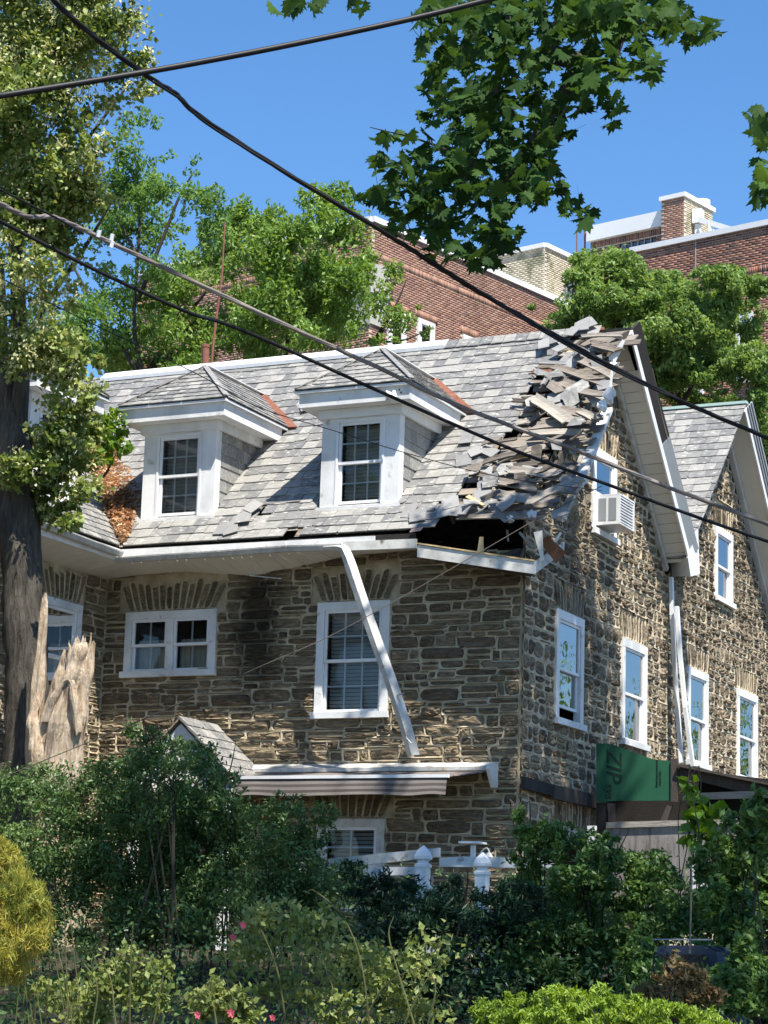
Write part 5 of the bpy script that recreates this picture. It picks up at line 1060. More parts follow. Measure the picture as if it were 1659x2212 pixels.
# --- tree behind, left centre (locust), glossy tree, right tree
def bgtree(name, lab, base, trunk, limbs, blobs, Y, n, kind, mat, leaf, cl=16, shell=.45, spread=.3, jitY=1.5, grp='trees behind the house', bark='twig', rag=False):
    if rag: blobs = blobs+[(x+random.uniform(-1.1, 1.1)*rx, y+random.uniform(-1.15, .6)*ry, rx*random.uniform(.15, .35), ry*random.uniform(.2, .45)) for x, y, rx, ry in blobs for _ in range(2)]
    t = empty(name, tuple(at(*base, 'Y', Y)*np.array([1, 1, 0])+(0, 0, 2.3)), lab, 'tree', grp)
    mb = MB()
    for path, r0, r1 in [(trunk, .07, .02)]+limbs: limb(mb, [at(x, y, 'Y', Y) for x, y in path], r0, r1, 7)
    mb.build('trunk', M[bark], t, smooth=True)
    B = [blob(x, y, rx, ry, Y+random.uniform(-jitY, jitY*.6)) for x, y, rx, ry in blobs]; P = ragged(B, n, 1.6 if rag or n == 17000 else 1.2, 3.8, thr=-.26 if rag else (-.10 if n == 17000 else -.2))
    V_, F_ = fronds(P, leaf*4.2, 6, leaf) if kind == 'frond' else leaves(P, leaf, .42 if kind == 'long' else .6, .5, .8)
    mesh_np('crown', V_, F_, M[mat], t); return t
bgtree('locust_tree', 'airy feathery tree rising between the linden and the ridge', (300, 1500), [(330, 1500), (315, 900), (290, 700), (302, 480), (292, 330)], [([(298, 650), (350, 520), (390, 420), (420, 370)], .05, .015), ([(300, 560), (250, 450), (260, 330)], .04, .012), ([(295, 800), (200, 650), (150, 560)], .06, .02)],
       [(300, 270, 45, 35), (330, 330, 50, 40), (260, 340, 50, 50), (300, 400, 70, 50), (250, 430, 60, 50), (370, 420, 60, 40), (420, 370, 35, 30), (430, 430, 60, 40), (320, 490, 90, 50), (440, 500, 55, 50), (250, 520, 70, 60), (240, 620, 90, 60), (340, 590, 70, 45), (180, 700, 70, 60), (150, 760, 60, 50), (110, 730, 60, 60)], 38.5, 17000, 'long', 'lf_locust', .115, cl=10, spread=.36)
bgtree('broadleaf_tree', 'glossy green tree crowded behind the long white ridge cap', (620, 1500), [(600, 1500), (610, 900), (625, 700), (640, 520)], [([(600, 800), (560, 700), (520, 600), (480, 540)], .05, .015), ([(620, 720), (700, 600), (730, 480)], .05, .015), ([(330, 800), (400, 690), (470, 600), (520, 560)], .05, .02), ([(315, 810), (360, 740), (400, 715), (450, 660)], .05, .015), ([(240, 650), (310, 700), (380, 770), (470, 790)], .035, .012)],
       [(670, 440, 50, 40), (720, 420, 40, 30), (660, 500, 80, 50), (730, 500, 60, 60), (580, 490, 50, 45), (530, 460, 30, 30), (500, 520, 60, 60), (590, 560, 80, 60), (680, 580, 90, 60), (750, 580, 45, 60), (420, 570, 60, 50), (500, 620, 90, 60), (600, 650, 100, 60), (700, 670, 80, 60), (760, 660, 35, 60), (360, 650, 80, 50), (430, 700, 100, 60), (560, 720, 110, 50), (680, 730, 60, 30), (640, 620, 110, 70), (560, 680, 120, 60), (720, 700, 60, 50), (470, 760, 90, 40), (400, 800, 70, 30), (745, 600, 50, 70), (300, 720, 90, 60), (220, 760, 80, 50), (350, 780, 90, 30), (260, 790, 60, 30), (790, 640, 20, 20), (560, 770, 60, 20)], 40.0, 40000, 'long', 'lf_pear', .125, cl=20)
bgtree('pear_tree', 'leafy sprays of a small tree in front of the brick corner', (830, 1500), [(790, 1200), (795, 800), (830, 700), (850, 620)], [([(800, 760), (850, 670), (880, 600)], .04, .012), ([(795, 740), (870, 735), (930, 710)], .03, .01)],
       [(780, 520, 20, 22), (850, 590, 22, 24), (865, 620, 22, 20), (800, 560, 20, 20), (830, 640, 30, 30), (860, 690, 34, 25), (890, 700, 18, 10), (840, 735, 40, 14), (925, 715, 18, 18), (800, 680, 25, 40), (815, 740, 30, 12), (905, 665, 14, 10)], 41.5, 1500, 'long', 'lf_pear', .125, cl=7, spread=.4)
bgtree('ailanthus_tree', 'tall bright green tree with feathery leaves in front of the right-hand brick wing', (1480, 1500), [(1480, 1400), (1470, 900), (1440, 720), (1430, 600)], [([(1470, 880), (1530, 760), (1560, 650)], .06, .02), ([(1460, 860), (1350, 720), (1310, 620), (1300, 560)], .06, .02), ([(1450, 780), (1465, 760), (1470, 740)], .04, .02)],
       [(1300, 560, 55, 30), (1330, 600, 55, 45), (1270, 600, 40, 45), (1290, 660, 70, 45), (1350, 680, 70, 50), (1230, 690, 50, 22), (1180, 690, 35, 22), (1400, 660, 60, 40), (1440, 630, 60, 40), (1540, 610, 50, 30), (1580, 590, 30, 18), (1500, 660, 70, 50), (1580, 640, 50, 40), (1630, 620, 30, 20), (1430, 730, 90, 60), (1540, 720, 70, 60), (1610, 700, 40, 50), (1380, 780, 70, 50), (1460, 810, 90, 40), (1560, 800, 80, 50), (1640, 790, 40, 60), (1500, 860, 90, 30), (1640, 880, 40, 60), (1660, 960, 40, 90), (1400, 840, 50, 40), (1260, 720, 60, 25), (1330, 740, 50, 30)], 46.0, 56000, 'long', 'lf_ail', .125, cl=13, shell=.3, spread=.30, rag=True)
st_ = empty('street_tree', (-3.2, 45.5, 2.3), 'round green tree standing beyond the right edge, mirrored in the gable windows', 'tree')
mb = MB(); limb(mb, [(-3.2, 45.5, 2.2), (-3.1, 45.4, 4), (-3.3, 45.6, 6.5)], .16, .07, 8); mb.build('trunk', M['bark'], st_, smooth=True)
V_, F_ = leaves(ragged([(np.array([-3.2, 45.5, 6.3]), np.array([2.6, 2.6, 2.0])), (np.array([-2.2, 44.0, 7.0]), np.array([1.6, 1.6, 1.5])), (np.array([-4.2, 47.5, 6.8]), np.array([1.8, 2.2, 1.7]))], 5000, .9, 2.6, -.2), .2, .5, .4, .8); mesh_np('crown', V_, F_, M['lf_pear'], st_)
for tx, ty, lab_ in ((4.5, 50, 'broad green tree well beyond the right edge of the picture'), (-7.5, 51, 'green tree low behind the second gable')):
    t_ = empty('street_tree', (tx, ty, 2.3), lab_, 'tree'); mb = MB(); limb(mb, [(tx, ty, 2.2), (tx+.1, ty, 4), (tx-.1, ty, 6)], .17, .07, 8); mb.build('trunk', M['bark'], t_, smooth=True)
    V_, F_ = leaves(ragged([(np.array([tx, ty, 5.6]), np.array([3.0, 2.6, 2.6])), (np.array([tx+1, ty, 4.0]), np.array([2.6, 2, 1.8]))], 5000, .9, 2.6, -.25), .2, .5, .4, .8); mesh_np('crown', V_, F_, M['lf_ail'], t_)
# plant rooted in the valley leaf heap
vp = empty('valley_sapling', tuple(RM(-18.6, 1.6, .05)), 'bright green sapling growing out of the leaf heap in the roof valley', 'plant')
mb = MB(); 
for e in ((215, 950), (250, 900), (270, 940), (235, 985)): limb(mb, [RM(-18.6, 1.5, .05), at(240, 1000, 'Y', 27.9), at(*e, 'Y', 27.6)], .012, .005, 5)
mb.build('stem', M['twig'], vp)
P = blob_points([blob(240, 930, 40, 40, 27.6), blob(260, 900, 22, 22, 27.7), blob(225, 975, 30, 30, 27.5), blob(262, 965, 22, 25, 27.6)], 420, 12, .3, .3); V_, F_ = leaves(P, .13, .62, .8, .8); mesh_np('crown', V_, F_, M['lf_weed'], vp)

# --- maple in the foreground: real lobed leaves
MY = 12.0
mp_ = empty('maple_tree', (4.5, 6.5, 0), 'maple with dark lobed leaves hanging into the top of the picture', 'tree')
half = [(0, -.42), (.05, -.40), (.16, -.50), (.20, -.36), (.40, -.30), (.30, -.18), (.52, -.06), (.40, .0), (.56, .20), (.34, .16), (.30, .24), (.16, .22), (.24, .44), (.12, .40), (.0, .66)]
out2 = half+[(-x, y) for x, y in half[-2:0:-1]]
lm = []
for k in range(5):
    me = bpy.data.meshes.new('maple_leaf'); V_ = []; cu = random.uniform(-.9, .9)
    for x, y in out2: V_.append((x*.15*random.uniform(.9, 1.08), y*.15*random.uniform(.95, 1.05), (-abs(x)*.4*(1+cu)-y*y*.7*cu+.12*math.sin(x*9+k)*y)*.15))
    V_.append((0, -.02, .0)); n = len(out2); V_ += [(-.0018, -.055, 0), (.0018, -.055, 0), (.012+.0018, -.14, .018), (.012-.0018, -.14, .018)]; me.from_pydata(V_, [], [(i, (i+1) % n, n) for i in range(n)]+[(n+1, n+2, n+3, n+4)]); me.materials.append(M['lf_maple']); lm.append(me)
ml = [(1010, 60, 110, 90), (1120, 40, 120, 70), (1250, 30, 110, 60), (1370, 40, 90, 50), (1480, 55, 60, 35), (1530, 70, 22, 18), (1040, 170, 130, 80), (1180, 120, 60, 40), (1330, 110, 80, 40), (1290, 160, 60, 40), (1240, 200, 60, 45), (1325, 235, 20, 35), (1400, 150, 35, 30), (1170, 220, 40, 30), (1000, 260, 90, 60), (1110, 280, 90, 60), (1190, 290, 40, 30), (960, 350, 100, 50), (1060, 360, 110, 60), (1150, 360, 60, 50), (850, 300, 45, 14), (850, 360, 50, 30), (800, 420, 30, 14), (880, 430, 80, 40), (1000, 440, 120, 50), (1120, 420, 60, 40), (900, 480, 80, 30), (1020, 510, 90, 40), (1090, 520, 45, 30), (970, 540, 60, 20), (1040, 560, 35, 20), (1220, 420, 20, 20), (1240, 455, 30, 22), (1265, 470, 20, 16), (620, 12, 38, 16), (680, 4, 20, 16), (770, 8, 20, 16), (1640, 240, 24, 26), (1650, 290, 22, 26), (1650, 370, 24, 40), (1645, 420, 22, 22), (930, 30, 50, 30), (1350, 20, 120, 40), (940, 130, 40, 30)]
mv = []
for x, y, rx, ry in ml:
    k = int(rx*ry*3.1*3.6/900)+2
    for _ in range(k):
        t = random.random()*6.283; q = math.sqrt(random.random()); mv.append((x+rx*q*math.cos(t), y+ry*q*math.sin(t), MY+random.uniform(-.9, .9)))
def mleaf(p, s=1.0):
    a = Vector((random.uniform(-1, 1), random.uniform(-.8, .8), random.uniform(-1.15, .15))).normalized(); nn = Vector((random.uniform(-.8, .8), random.uniform(-1.0, .3), 1.0)); z = (nn-a*nn.dot(a)).normalized(); x_ = a.cross(z)
    s *= random.uniform(.52, .98); return Matrix(((x_[0]*s, a[0]*s, z[0]*s, p[0]), (x_[1]*s, a[1]*s, z[1]*s, p[1]), (x_[2]*s, a[2]*s, z[2]*s, p[2]), (0, 0, 0, 1)))
random.shuffle(mv); mats_ = [(mleaf(at(x, y, 'Y', Y)), random.choice(lm)) for x, y, Y in mv]
W0 = Matrix.Translation(Vector(WL[mp_.name])).inverted()
for mt, me in mats_[:300]: o = bpy.data.objects.new('leaf', me); COL.objects.link(o); o.parent = mp_; o.matrix_local = W0 @ mt
def bake(lst):
    VV = []; FF = []; off = 0
    for mt, me in lst:
        c = np.array([v.co[:] for v in me.vertices]); m_ = np.array(mt); VV.append(c@m_[:3, :3].T+m_[:3, 3]); n = len(out2); i = np.arange(n); FF.append(np.stack([i, (i+1) % n, np.full(n, n)], 1)+off); off += len(c)
    return np.concatenate(VV), np.concatenate(FF)
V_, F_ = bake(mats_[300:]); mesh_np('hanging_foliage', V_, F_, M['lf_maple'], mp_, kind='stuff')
mb = MB(); Am = lambda x, y, Y=MY: at(x, y, 'Y', Y)
limb(mb, [(4.5, 6.5, 0), (4.6, 6.6, 4), (4.2, 7.2, 8), (3.0, 8.5, 11), (1.5, 9.5, 13)], .38, .16, 12, .2)
limb(mb, [(3.8, 7.6, 9.5), (2.0, 10, 9.5), Am(1350, -60), Am(1250, 150), Am(1180, 260), Am(1090, 400)], .10, .02, 8)
limb(mb, [Am(1400, -80), Am(1345, 80), Am(1310, 190)], .03, .01, 6); limb(mb, [Am(1100, -80), Am(1080, 150), Am(1020, 350), Am(960, 500)], .04, .01, 6)
limb(mb, [Am(1160, 300), Am(1200, 400), Am(1240, 460)], .01, .004, 5); limb(mb, [Am(980, 330), Am(900, 300), Am(800, 275)], .01, .003, 5); limb(mb, [Am(1250, 40), Am(1400, 50), Am(1530, 70)], .02, .005, 5); limb(mb, [Am(1720, 160), Am(1670, 250), Am(1640, 300)], .02, .005, 5); limb(mb, [Am(1720, 330), Am(1660, 380), Am(1640, 420)], .02, .005, 5)
limb(mb, [(3.0, 8.5, 11), (-.5, 11, 13.5), (-4, 14, 14.5), (-8, 17, 15), (-11, 18.5, 15)], .15, .04, 8); limb(mb, [(2, 9.5, 13), (-1, 15, 15.5), (-4, 21, 16.5), (-7, 26, 16.5)], .13, .04, 8)
for x, y, rx, ry in ml[::2]:
    if ry < 20: continue
    limb(mb, [Am(x+random.uniform(-.2, .2)*rx, y-ry*.9, MY+.3), Am(x+random.uniform(-.3, .3)*rx, y, MY+random.uniform(-.4, .4)), Am(x+random.uniform(-.8, .8)*rx, y+ry*.8, MY+random.uniform(-.5, .5))], .007, .002, 4, .1, 4)
mb.build('trunk', M['bark'], mp_, smooth=True)
# the crown above: it shades the shrubs and the lower gable
def over(x, y, z, zc, r): t = (zc-z)/SUN[2]; p = np.array([x, y, z])+SUN*t; return (p, np.array([r, r, .55*r]))
cb = []
for x in np.arange(-16, 0.5, 1.7):
    for y in np.arange(15.6, 24, 1.7):
        if x < -13.6 and y > 18: continue
        cb.append(over(x+random.uniform(-.4, .4), y+random.uniform(-.4, .4), 3.0, 15.2+random.uniform(-.8, 1.2), 1.15))
for y, z, r in ((28.4, 6.4, .6), (28.9, 5.2, .8), (29.8, 5.9, .8), (29.4, 6.9, .5), (30.6, 5.0, .8), (31.2, 6.2, .6), (29.0, 4.0, .8), (30.2, 3.8, .8), (31.4, 4.0, .8), (30.3, 6.7, .5), (28.5, 3.2, .6), (32.2, 4.4, .45), (35.0, 5.6, .4), (35.2, 6.8, .3)): cb.append(over(XS, y, z, 16.6, r*1.15))
for x, z, r in ((-12.0, 5.9, .45), (-13.1, 6.1, .35), (-12.0, 3.2, .6), (-13.5, 2.9, .6), (-15.2, 3.0, .5), (-14.0, 4.2, .25)): cb.append(over(x, 28, z, 16.6, r))
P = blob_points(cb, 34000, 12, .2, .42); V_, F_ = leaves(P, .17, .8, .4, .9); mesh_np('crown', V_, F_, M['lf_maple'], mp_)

# --- shrubs in front of the house
def hedge(name, lab, blobs, Y, n, mat, leaf, cat='hedge', asp=.45, cl=30, shell=.5, spread=.24, jy=.8, stems=(), group=None, upn=.7, droop=.2, sr=None):
    sr = sr or (.012 if Y > 15 else .004)
    B = [blob(x, y, rx, ry, Y+random.uniform(-jy, jy)) for x, y, rx, ry in blobs]; x_, y_ = blobs[0][0], blobs[0][1]; b0 = B[0][0]
    t = empty(name, (b0[0], b0[1], gz(b0[0], b0[1])), lab, cat, group); P = blob_points(B, n, cl, shell, spread); P[:, 2] = np.maximum(P[:, 2], gz(b0[0], b0[1])-.1)
    V_, F_ = leaves(P, leaf, asp, droop, upn); mesh_np('foliage', V_, F_, M[mat], t); mb = MB()
    for c, r in B[::2]:
        for q in range(3): limb(mb, [(c[0]+random.uniform(-.5, .5), c[1]+.2, gz(c[0], c[1])-.2), c+np.array([random.uniform(-.2, .2), .1, -r[2]*.3]), c+rnd(1)[0]*r*.5], sr, sr*.4, 5, .1, 3)
    for s in stems: limb(mb, [at(x, y, 'Y', Y-.3) for x, y in s], .012 if Y > 15 else .006, .003, 5, .1)
    mb.build('stem', M['twig'] if Y > 15 else M['cane'], t, kind='stuff'); return t
M['cane'] = pm('green brown rose cane', [(.06, .055, .02), (.12, .13, .045)], bump=.1)
hedge('hedge', 'broad dark privet hedge hiding the left foot of the house', [(60, 1760, 120, 110), (200, 1740, 120, 90), (330, 1700, 90, 80), (420, 1700, 80, 90), (300, 1660, 40, 50), (380, 1640, 60, 50), (470, 1740, 70, 80), (120, 1850, 150, 120), (280, 1830, 150, 120), (430, 1830, 140, 110), (560, 1800, 100, 70), (650, 1825, 70, 50), (600, 1880, 120, 80), (730, 1910, 70, 50), (200, 1960, 160, 110), (360, 1960, 160, 120), (520, 1960, 150, 100), (680, 1950, 120, 90), (400, 1790, 100, 80), (330, 1790, 90, 80), (460, 1830, 90, 70), (260, 1700, 70, 60), (620, 1740, 40, 30), (700, 1760, 30, 30), (330, 1600, 30, 30), (290, 1580, 25, 20)], 21.5, 84000, 'lf_hedge', .056, stems=[((345, 1750), (340, 1650), (350, 1590)), ((480, 1720), (500, 1650), (510, 1600))])
hedge('yew_shrub', 'very dark yew shrub in front of the white fence', [(800, 1925, 60, 50), (760, 1880, 30, 25), (870, 1960, 80, 60), (970, 1965, 90, 62), (1080, 1970, 80, 60), (1130, 1950, 60, 50), (985, 1900, 14, 16), (900, 2020, 140, 90), (1050, 2050, 140, 90), (850, 2100, 140, 90), (1000, 2140, 150, 80)], 20.0, 26000, 'lf_yew', .09, asp=.2, spread=.2)
hedge('shrub', 'mid green shrub screening the plywood', [(1160, 1850, 60, 60), (1200, 1800, 45, 40), (1240, 1880, 80, 70), (1290, 1850, 50, 50), (1340, 1900, 70, 60), (1420, 1920, 70, 70), (1180, 1960, 100, 90), (1300, 1980, 120, 90), (1420, 1990, 90, 70), (1220, 2060, 130, 80), (1350, 2080, 110, 70), (1130, 2080, 90, 90), (1120, 1760, 15, 18), (1400, 1860, 35, 25)], 20.6, 42000, 'lf_hedge2', .06, cat='shrub', stems=[((1300, 1900), (1340, 1830), (1360, 1790))])
hedge('shrub', 'tall leafy shrub at the right edge of the picture', [(1600, 1830, 60, 60), (1640, 1770, 50, 60), (1560, 1880, 60, 50), (1630, 1900, 70, 70), (1590, 1980, 80, 70), (1650, 2040, 60, 90), (1580, 2080, 70, 70), (1640, 2150, 70, 70), (1560, 2150, 70, 60), (1530, 1950, 40, 40), (1500, 2000, 40, 30)], 19.5, 16000, 'lf_hedge2', .085, cat='shrub')
hedge('weed_sapling', 'big-leaved sapling standing in front of the dark lean-to', [(1484, 1690, 14, 12), (1490, 1720, 16, 14), (1500, 1760, 26, 22), (1525, 1770, 28, 22), (1520, 1800, 36, 25)], 20.5, 110, 'lf_weed', .16, cat='plant', asp=.7, cl=8, spread=.5, jy=.1, sr=.007, stems=[((1530, 1960), (1505, 1770), (1484, 1680))])
hedge('weeping_maple', 'golden weeping laceleaf shrub lit by the sun at the left edge', [(0, 1850, 35, 30), (20, 1890, 50, 40), (45, 1940, 55, 45), (10, 1990, 85, 70), (45, 2030, 50, 50), (5, 2080, 60, 45), (80, 1960, 26, 26), (88, 1995, 26, 22), (70, 2030, 26, 26)], 12.5, 22000, 'lf_jm', .085, cat='shrub', asp=.085, spread=.26, droop=1.0, cl=34)
hedge('arborvitae', 'yellow-green clipped arborvitae along the bottom edge', [(1060, 2205, 50, 40), (1130, 2185, 60, 40), (1210, 2180, 60, 45), (1290, 2185, 60, 45), (1370, 2190, 60, 40), (1450, 2205, 70, 40), (1530, 2225, 60, 35), (1200, 2240, 120, 50), (1380, 2250, 120, 50)], 11.5, 26000, 'lf_arb', .036, cat='shrub', asp=.25, spread=.2, droop=-.8)
def rose(lab, blobs, Y, n, canes, flowers, mat='lf_rose', leaf=.05):
    t = hedge('rose_bush', lab, blobs, Y, n, mat, leaf, cat='rose bush', asp=.62, cl=9, spread=.5, jy=.25, stems=canes, group='rose bushes along the bottom')
    for x, y, r in flowers:
        c = at(x, y, 'Y', Y-.35); s = r*((c-EYE)@_f)/FPX; mb = MB()
        for k in range(11):
            a = 2.4*k; q = s*(.3+.07*k); up = np.array([math.cos(a)*q, -s*.3-.0*k, math.sin(a)*q]); e = rnd(1)[0]*s*.3; p = c+up
            tdir = np.array([math.cos(a), 0, math.sin(a)]); sd = np.array([-math.sin(a), 0, math.cos(a)])
            mb.add([p-tdir*s*.3, p+sd*s*.45+e*.3, p+tdir*s*.5+(0, -s*.25, 0), p-sd*s*.45-e*.3], [(0, 1, 2, 3)])
        mb.build('flower', M['petal'], t)
    return t
rose('straggly rose bush with dead stems at bottom left', [(230, 2110, 70, 50), (180, 2160, 80, 50), (300, 2150, 70, 60), (280, 2060, 20, 25), (110, 2150, 50, 40), (355, 2090, 20, 20)], 12.5, 1700, [((160, 2230), (140, 2120), (125, 2050)), ((280, 2220), (282, 2080), (288, 1990)), ((330, 2220), (350, 2120), (362, 2080)), ((200, 2220), (210, 2130), (180, 2080)), ((250, 2220), (240, 2120), (225, 2090))], [])
rose('low rose bush with pink blooms at the bottom edge', [(470, 2170, 55, 35), (520, 2190, 50, 30), (440, 2150, 20, 18)], 11.5, 1300, [((470, 2230), (460, 2160))], [(500, 2188, 8), (428, 2192, 7), (590, 2198, 6)])
rose('tall arching rose with red blooms at bottom centre', [(560, 1990, 60, 40), (620, 1980, 60, 40), (680, 2010, 60, 50), (520, 2050, 50, 50), (640, 2090, 110, 70), (760, 2100, 90, 60), (860, 2120, 90, 60), (900, 2060, 60, 50), (700, 2180, 120, 40), (850, 2190, 90, 40)], 13.0, 3000, [((620, 2230), (600, 2100), (560, 2000), (530, 1960)), ((800, 2230), (780, 2080), (740, 1980), (680, 1925), (660, 1930)), ((900, 2230), (860, 2100), (840, 2020), (850, 1980)), ((870, 2220), (920, 2120), (960, 2080)), ((600, 2230), (650, 2100), (650, 2060)), ((700, 2230), (720, 2150), (700, 2080)), ((560, 2220), (520, 2140), (480, 2110)), ((920, 2230), (940, 2130), (900, 2060)), ((780, 2220), (830, 2130), (900, 2090))], [(527, 1998, 7), (505, 2025, 7)])
hedge('shrub', 'low dark shrub under the dead brush at lower right', [(1400, 2130, 60, 50), (1480, 2160, 70, 50), (1560, 2140, 60, 50), (1380, 2070, 40, 50), (1440, 2200, 90, 50), (1610, 2075, 40, 45), (1630, 2150, 50, 50), (1600, 2120, 50, 40)], 17.0, 12000, 'lf_hedge2', .07, cat='shrub')
hedge('dead_brush', 'pile of dead straw-coloured leaves in front of the parked car', [(1470, 2112, 50, 22), (1500, 2100, 30, 16), (1430, 2150, 60, 24), (1510, 2145, 40, 24), (1455, 2085, 20, 20)], 15.5, 1500, 'lf_straw', .06, cat='dead brush', cl=10, spread=.5)
# low ground cover closing the gaps under the shrubs
P = np.stack([rng.uniform(-17, 0, 50000), rng.uniform(11, 24.5, 50000), np.zeros(50000)], 1); P[:, 2] = np.interp(P[:, 1], [8, 15, 24], [0, .35, 1.7])+rng.uniform(0, .7, 50000)*np.interp(P[:, 1], [11, 20], [.9, 1.6]); V_, F_ = leaves(P, .06, .5, .1, .8)
tag(mesh_np('undergrowth', V_, F_, M['lf_hedge'], kind='stuff'), 'dark undergrowth between the shrubs', 'undergrowth')

# --- white fence on the terrace
fn = empty('white_fence', (-9.5, 22.5, 1.5), 'white terrace fence with broken top rail and pointed post caps behind the shrubs', 'fence')
FYY = 22.6
fq = lambda x, y, Y=FYY: at(x, y, 'Y', Y)
for q, dp in ((((640, 1862), (948, 1831), (948, 1851), (640, 1885)), .05), (((948, 1853), (1000, 1850), (1210, 1856), (1210, 1876), (950, 1872)), .05), (((700, 1875), (905, 1872), (905, 1890), (700, 1893)), .04)):
    MB().prism([fq(*p, FYY+(.06 if q[0][0] == 948 else 0)) for p in q], (0, dp, 0)).build('rail', M['dirty'] if q[0][0] != 700 else M['white'], fn)
for (x, yt) in ((915, 1830), (1043, 1845), (936, 1868), (1166, 1862)):
    c = fq(x, yt, FYY-.12); s = ((c-EYE)@_f)/FPX; w = (.062 if x in (915, 1043) else .04)
    p = MB().box2((c[0]-w, c[1]-w, c[2]-1.3), (c[0]+w, c[1]+w, c[2]-.22)).build('post', M['vinyl'], fn)
    if x in (915, 1043):
        mb = MB(); prof = [(w*1.15, -.22), (w*1.15, -.19), (w*.75, -.17), (w*.75, -.15), (w*1.2, -.13), (w*1.22, -.10), (w*.85, -.04), (.004, .02)]; 
        for i, (r, z) in enumerate(prof):
            for k in range(4): a = math.pi/4+k*math.pi/2; mb.V.append((c[0]+math.cos(a)*r*1.414, c[1]+math.sin(a)*r*1.414, c[2]+z))
        for i in range(len(prof)-1):
            for k in range(4): mb.F.append((i*4+k, i*4+(k+1) % 4, (i+1)*4+(k+1) % 4, (i+1)*4+k))
        mb.build('cap', M['vinyl'], p)
lamp = empty('rail_lamp', tuple(fq(1022, 1850, 22.7)), 'small square-topped white fitting on the right fence rail', 'lamp')
MB().bar(fq(1022, 1852, 22.7), fq(1022, 1826, 22.7), .045, .045, up=(0, 1, 0)).build('stem', M['vinyl'], lamp)
c = fq(1021, 1821, 22.7); MB().box2((c[0]-.12, c[1]-.12, c[2]-.01), (c[0]+.12, c[1]+.12, c[2]+.012)).build('plate', M['vinyl'], lamp)
tag(MB().tube(spline([fq(1034, 1852, 22.7), fq(1040, 1840, 22.7), fq(1050, 1832, 22.7), fq(1056, 1838, 22.7), fq(1056, 1850, 22.7)], 5), .009, 6).tube([fq(1056, 1852, 22.7), fq(1056, 1842, 22.7)], [.05, .02], 8).build('hooked_fitting', M['dirty']), 'small hooked white fitting next to the square-topped one on the rail', 'fitting')
tag(MB().tube([fq(1490, 2060, 18), fq(1494, 1900, 18), fq(1493, 1870, 18)], .008, 5).build('thin_stake', M['plank']), 'thin pale upright stake in front of the right-hand shrubs', 'stake')
tag(MB().bar(at(1279, 1890, 'Y', 27.6), at(1279, 1784, 'Y', 27.6), .11, .06, up=(0, 1, 0)).build('pale_post', M['dirty']), 'pale broken post beside the ground-floor corner window', 'post')
# parked car roof among the shrubs
car = empty('parked_car', tuple(at(1500, 2060, 'Y', 18.5)*np.array([1, 1, 0])+(0, 0, .4)), 'dark blue car roof glimpsed between the shrubs at lower right', 'car')
a, b = at(1416, 2052, 'Y', 18.9), at(1596, 2040, 'Y', 18.9); zr = (a[2]+b[2])/2; xa, xb = a[0], b[0]
prof = [(-.9, -.95), (-.95, -.62), (-.55, -.50), (-.18, -.02), (.1, .02), (.8, .03), (1.0, -.02), (1.3, -.45), (1.5, -.55), (1.55, -.95)]
cx_ = (xa+xb)/2-.2; cz = zr
P = [(cx_+x*.52, 18.4, cz+z-.02) for x, z in prof]; MB().prism(P, (0, 1.5, 0)).build('body', M['carblue'], car)
MB().prism([(cx_+x*.52, 18.385, cz+z-.02) for x, z in ((-.45, -.45), (-.15, -.08), (.28, -.05), (.28, -.45))], (0, .012, 0)).build('side_window', M['black'], car)
MB().prism([(cx_+x*.52, 18.385, cz+z-.02) for x, z in ((.34, -.45), (.34, -.05), (.85, -.05), (1.1, -.45))], (0, .012, 0)).build('side_window', M['black'], car)
MB().bar((cx_-.1, 18.5, cz+.05), (cx_+.45, 18.5, cz+.06), .012, .012).build('roof_rail', M['greymetal'], car)
for x in (-.55, 1.1):
    mb = MB(); mb.tube([(cx_+x*.52, 18.35, cz-1.0), (cx_+x*.52, 18.55, cz-1.0)], .3, 18); mb.build('wheel', M['black'], car)

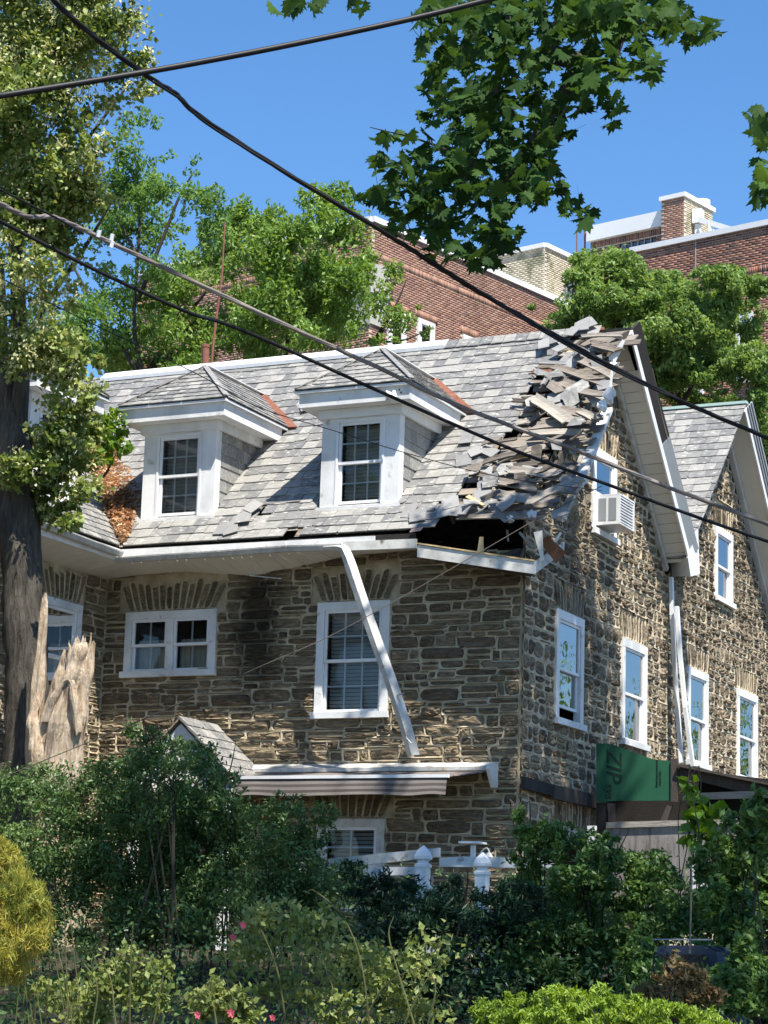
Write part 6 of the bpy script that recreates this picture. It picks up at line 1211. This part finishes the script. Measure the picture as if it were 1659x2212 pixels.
# ================================================================== CABLES
def cable(lab, pts, dist, r, mat='cable', twist=None, n=8):
    P = []
    for x, y, dd in pts: d = ray(x, y); P.append(EYE+d*dd)
    P = spline(P, 8); mb = MB()
    if twist:
        for s in range(3):
            Q = []
            for i, p in enumerate(P):
                a = i*.55+s*2.094; Q.append(p+(np.array(_r)*math.cos(a)+_u*math.sin(a))*r*.36)
            mb.tube(Q, r*.66, 7)
    else: mb.tube(P, r, n)
    return tag(mb.build('utility_cable', M[mat], smooth=True), lab, 'cable', 'overhead cables')
def lp(pts, d0, d1): m = len(pts)-1; return [(x, y, d0+(d1-d0)*i/m) for i, (x, y) in enumerate(pts)]
cable('thick black cable rising across the sky at the top left', lp([(-80, 218), (0, 207), (300, 158), (600, 102), (900, 38), (1150, -25)], 10, 11.5), 0, .0150)
cable('twisted cable bundle running from top left down to the right edge', lp([(70, -60), (130, 15), (230, 100), (330, 172), (380, 203), (430, 250), (600, 362), (830, 502), (1000, 610), (1160, 702), (1300, 780), (1480, 870), (1659, 946), (1760, 990)], 11, 15), 0, .0155, twist=1)
cable('second strand sagging just under the cable bundle', lp([(330, 176), (400, 222), (470, 283), (830, 500), (1000, 606), (1160, 708), (1310, 792), (1480, 872)], 11.8, 14.4), 0, .007)
cable('brown and white cable with a hump near the left edge', lp([(-60, 405), (0, 440), (60, 468), (110, 468), (160, 487), (230, 520), (400, 600), (640, 713), (830, 800), (1000, 880), (1250, 975), (1450, 1055), (1659, 1132), (1760, 1170)], 11, 15), 0, .0145, 'cable2', twist=1)
cable('lowest black cable with pale highlights', lp([(-60, 450), (0, 478), (200, 580), (400, 672), (480, 697), (600, 746), (830, 850), (1100, 968), (1300, 1042), (1500, 1115), (1659, 1170), (1760, 1205)], 11.5, 15.5), 0, .0115)
cable('hair-thin dark wire slanting over the dormers', lp([(-20, 590), (180, 690), (420, 805), (560, 880), (720, 930), (900, 985), (1080, 1030), (1300, 1060)], 18, 26), 0, .0045)
cable('thin wire falling from the gable to the left across the wall', lp([(-20, 1690), (330, 1545), (550, 1445), (700, 1380), (850, 1300), (1050, 1185), (1180, 1110), (1300, 1050)], 24, 29.5), 0, .0055, 'darkwood')
cable('short thin wire above the humped cable at the left edge', lp([(-30, 400), (0, 410), (60, 440), (120, 470), (180, 505)], 11, 11.6), 0, .006, 'cable')
for x, y, d, lb_ in ((240, 535, 11.5, 'lowest of the small pale clamps hanging from the humped cable'), (212, 512, 11.4, 'small pale clamp nearest the hump of the humped cable'), (240, 520, 11.5, 'small pale clamp seated on the humped cable just above the lowest clamp')):
    p = EYE+ray(x, y)*d; tag(MB().tube([p, p+_u*.035+_r*.008], .011, 8).build('cable_clamp', M['vinyl']), lb_, 'clamp', 'clamps on the humped cable')
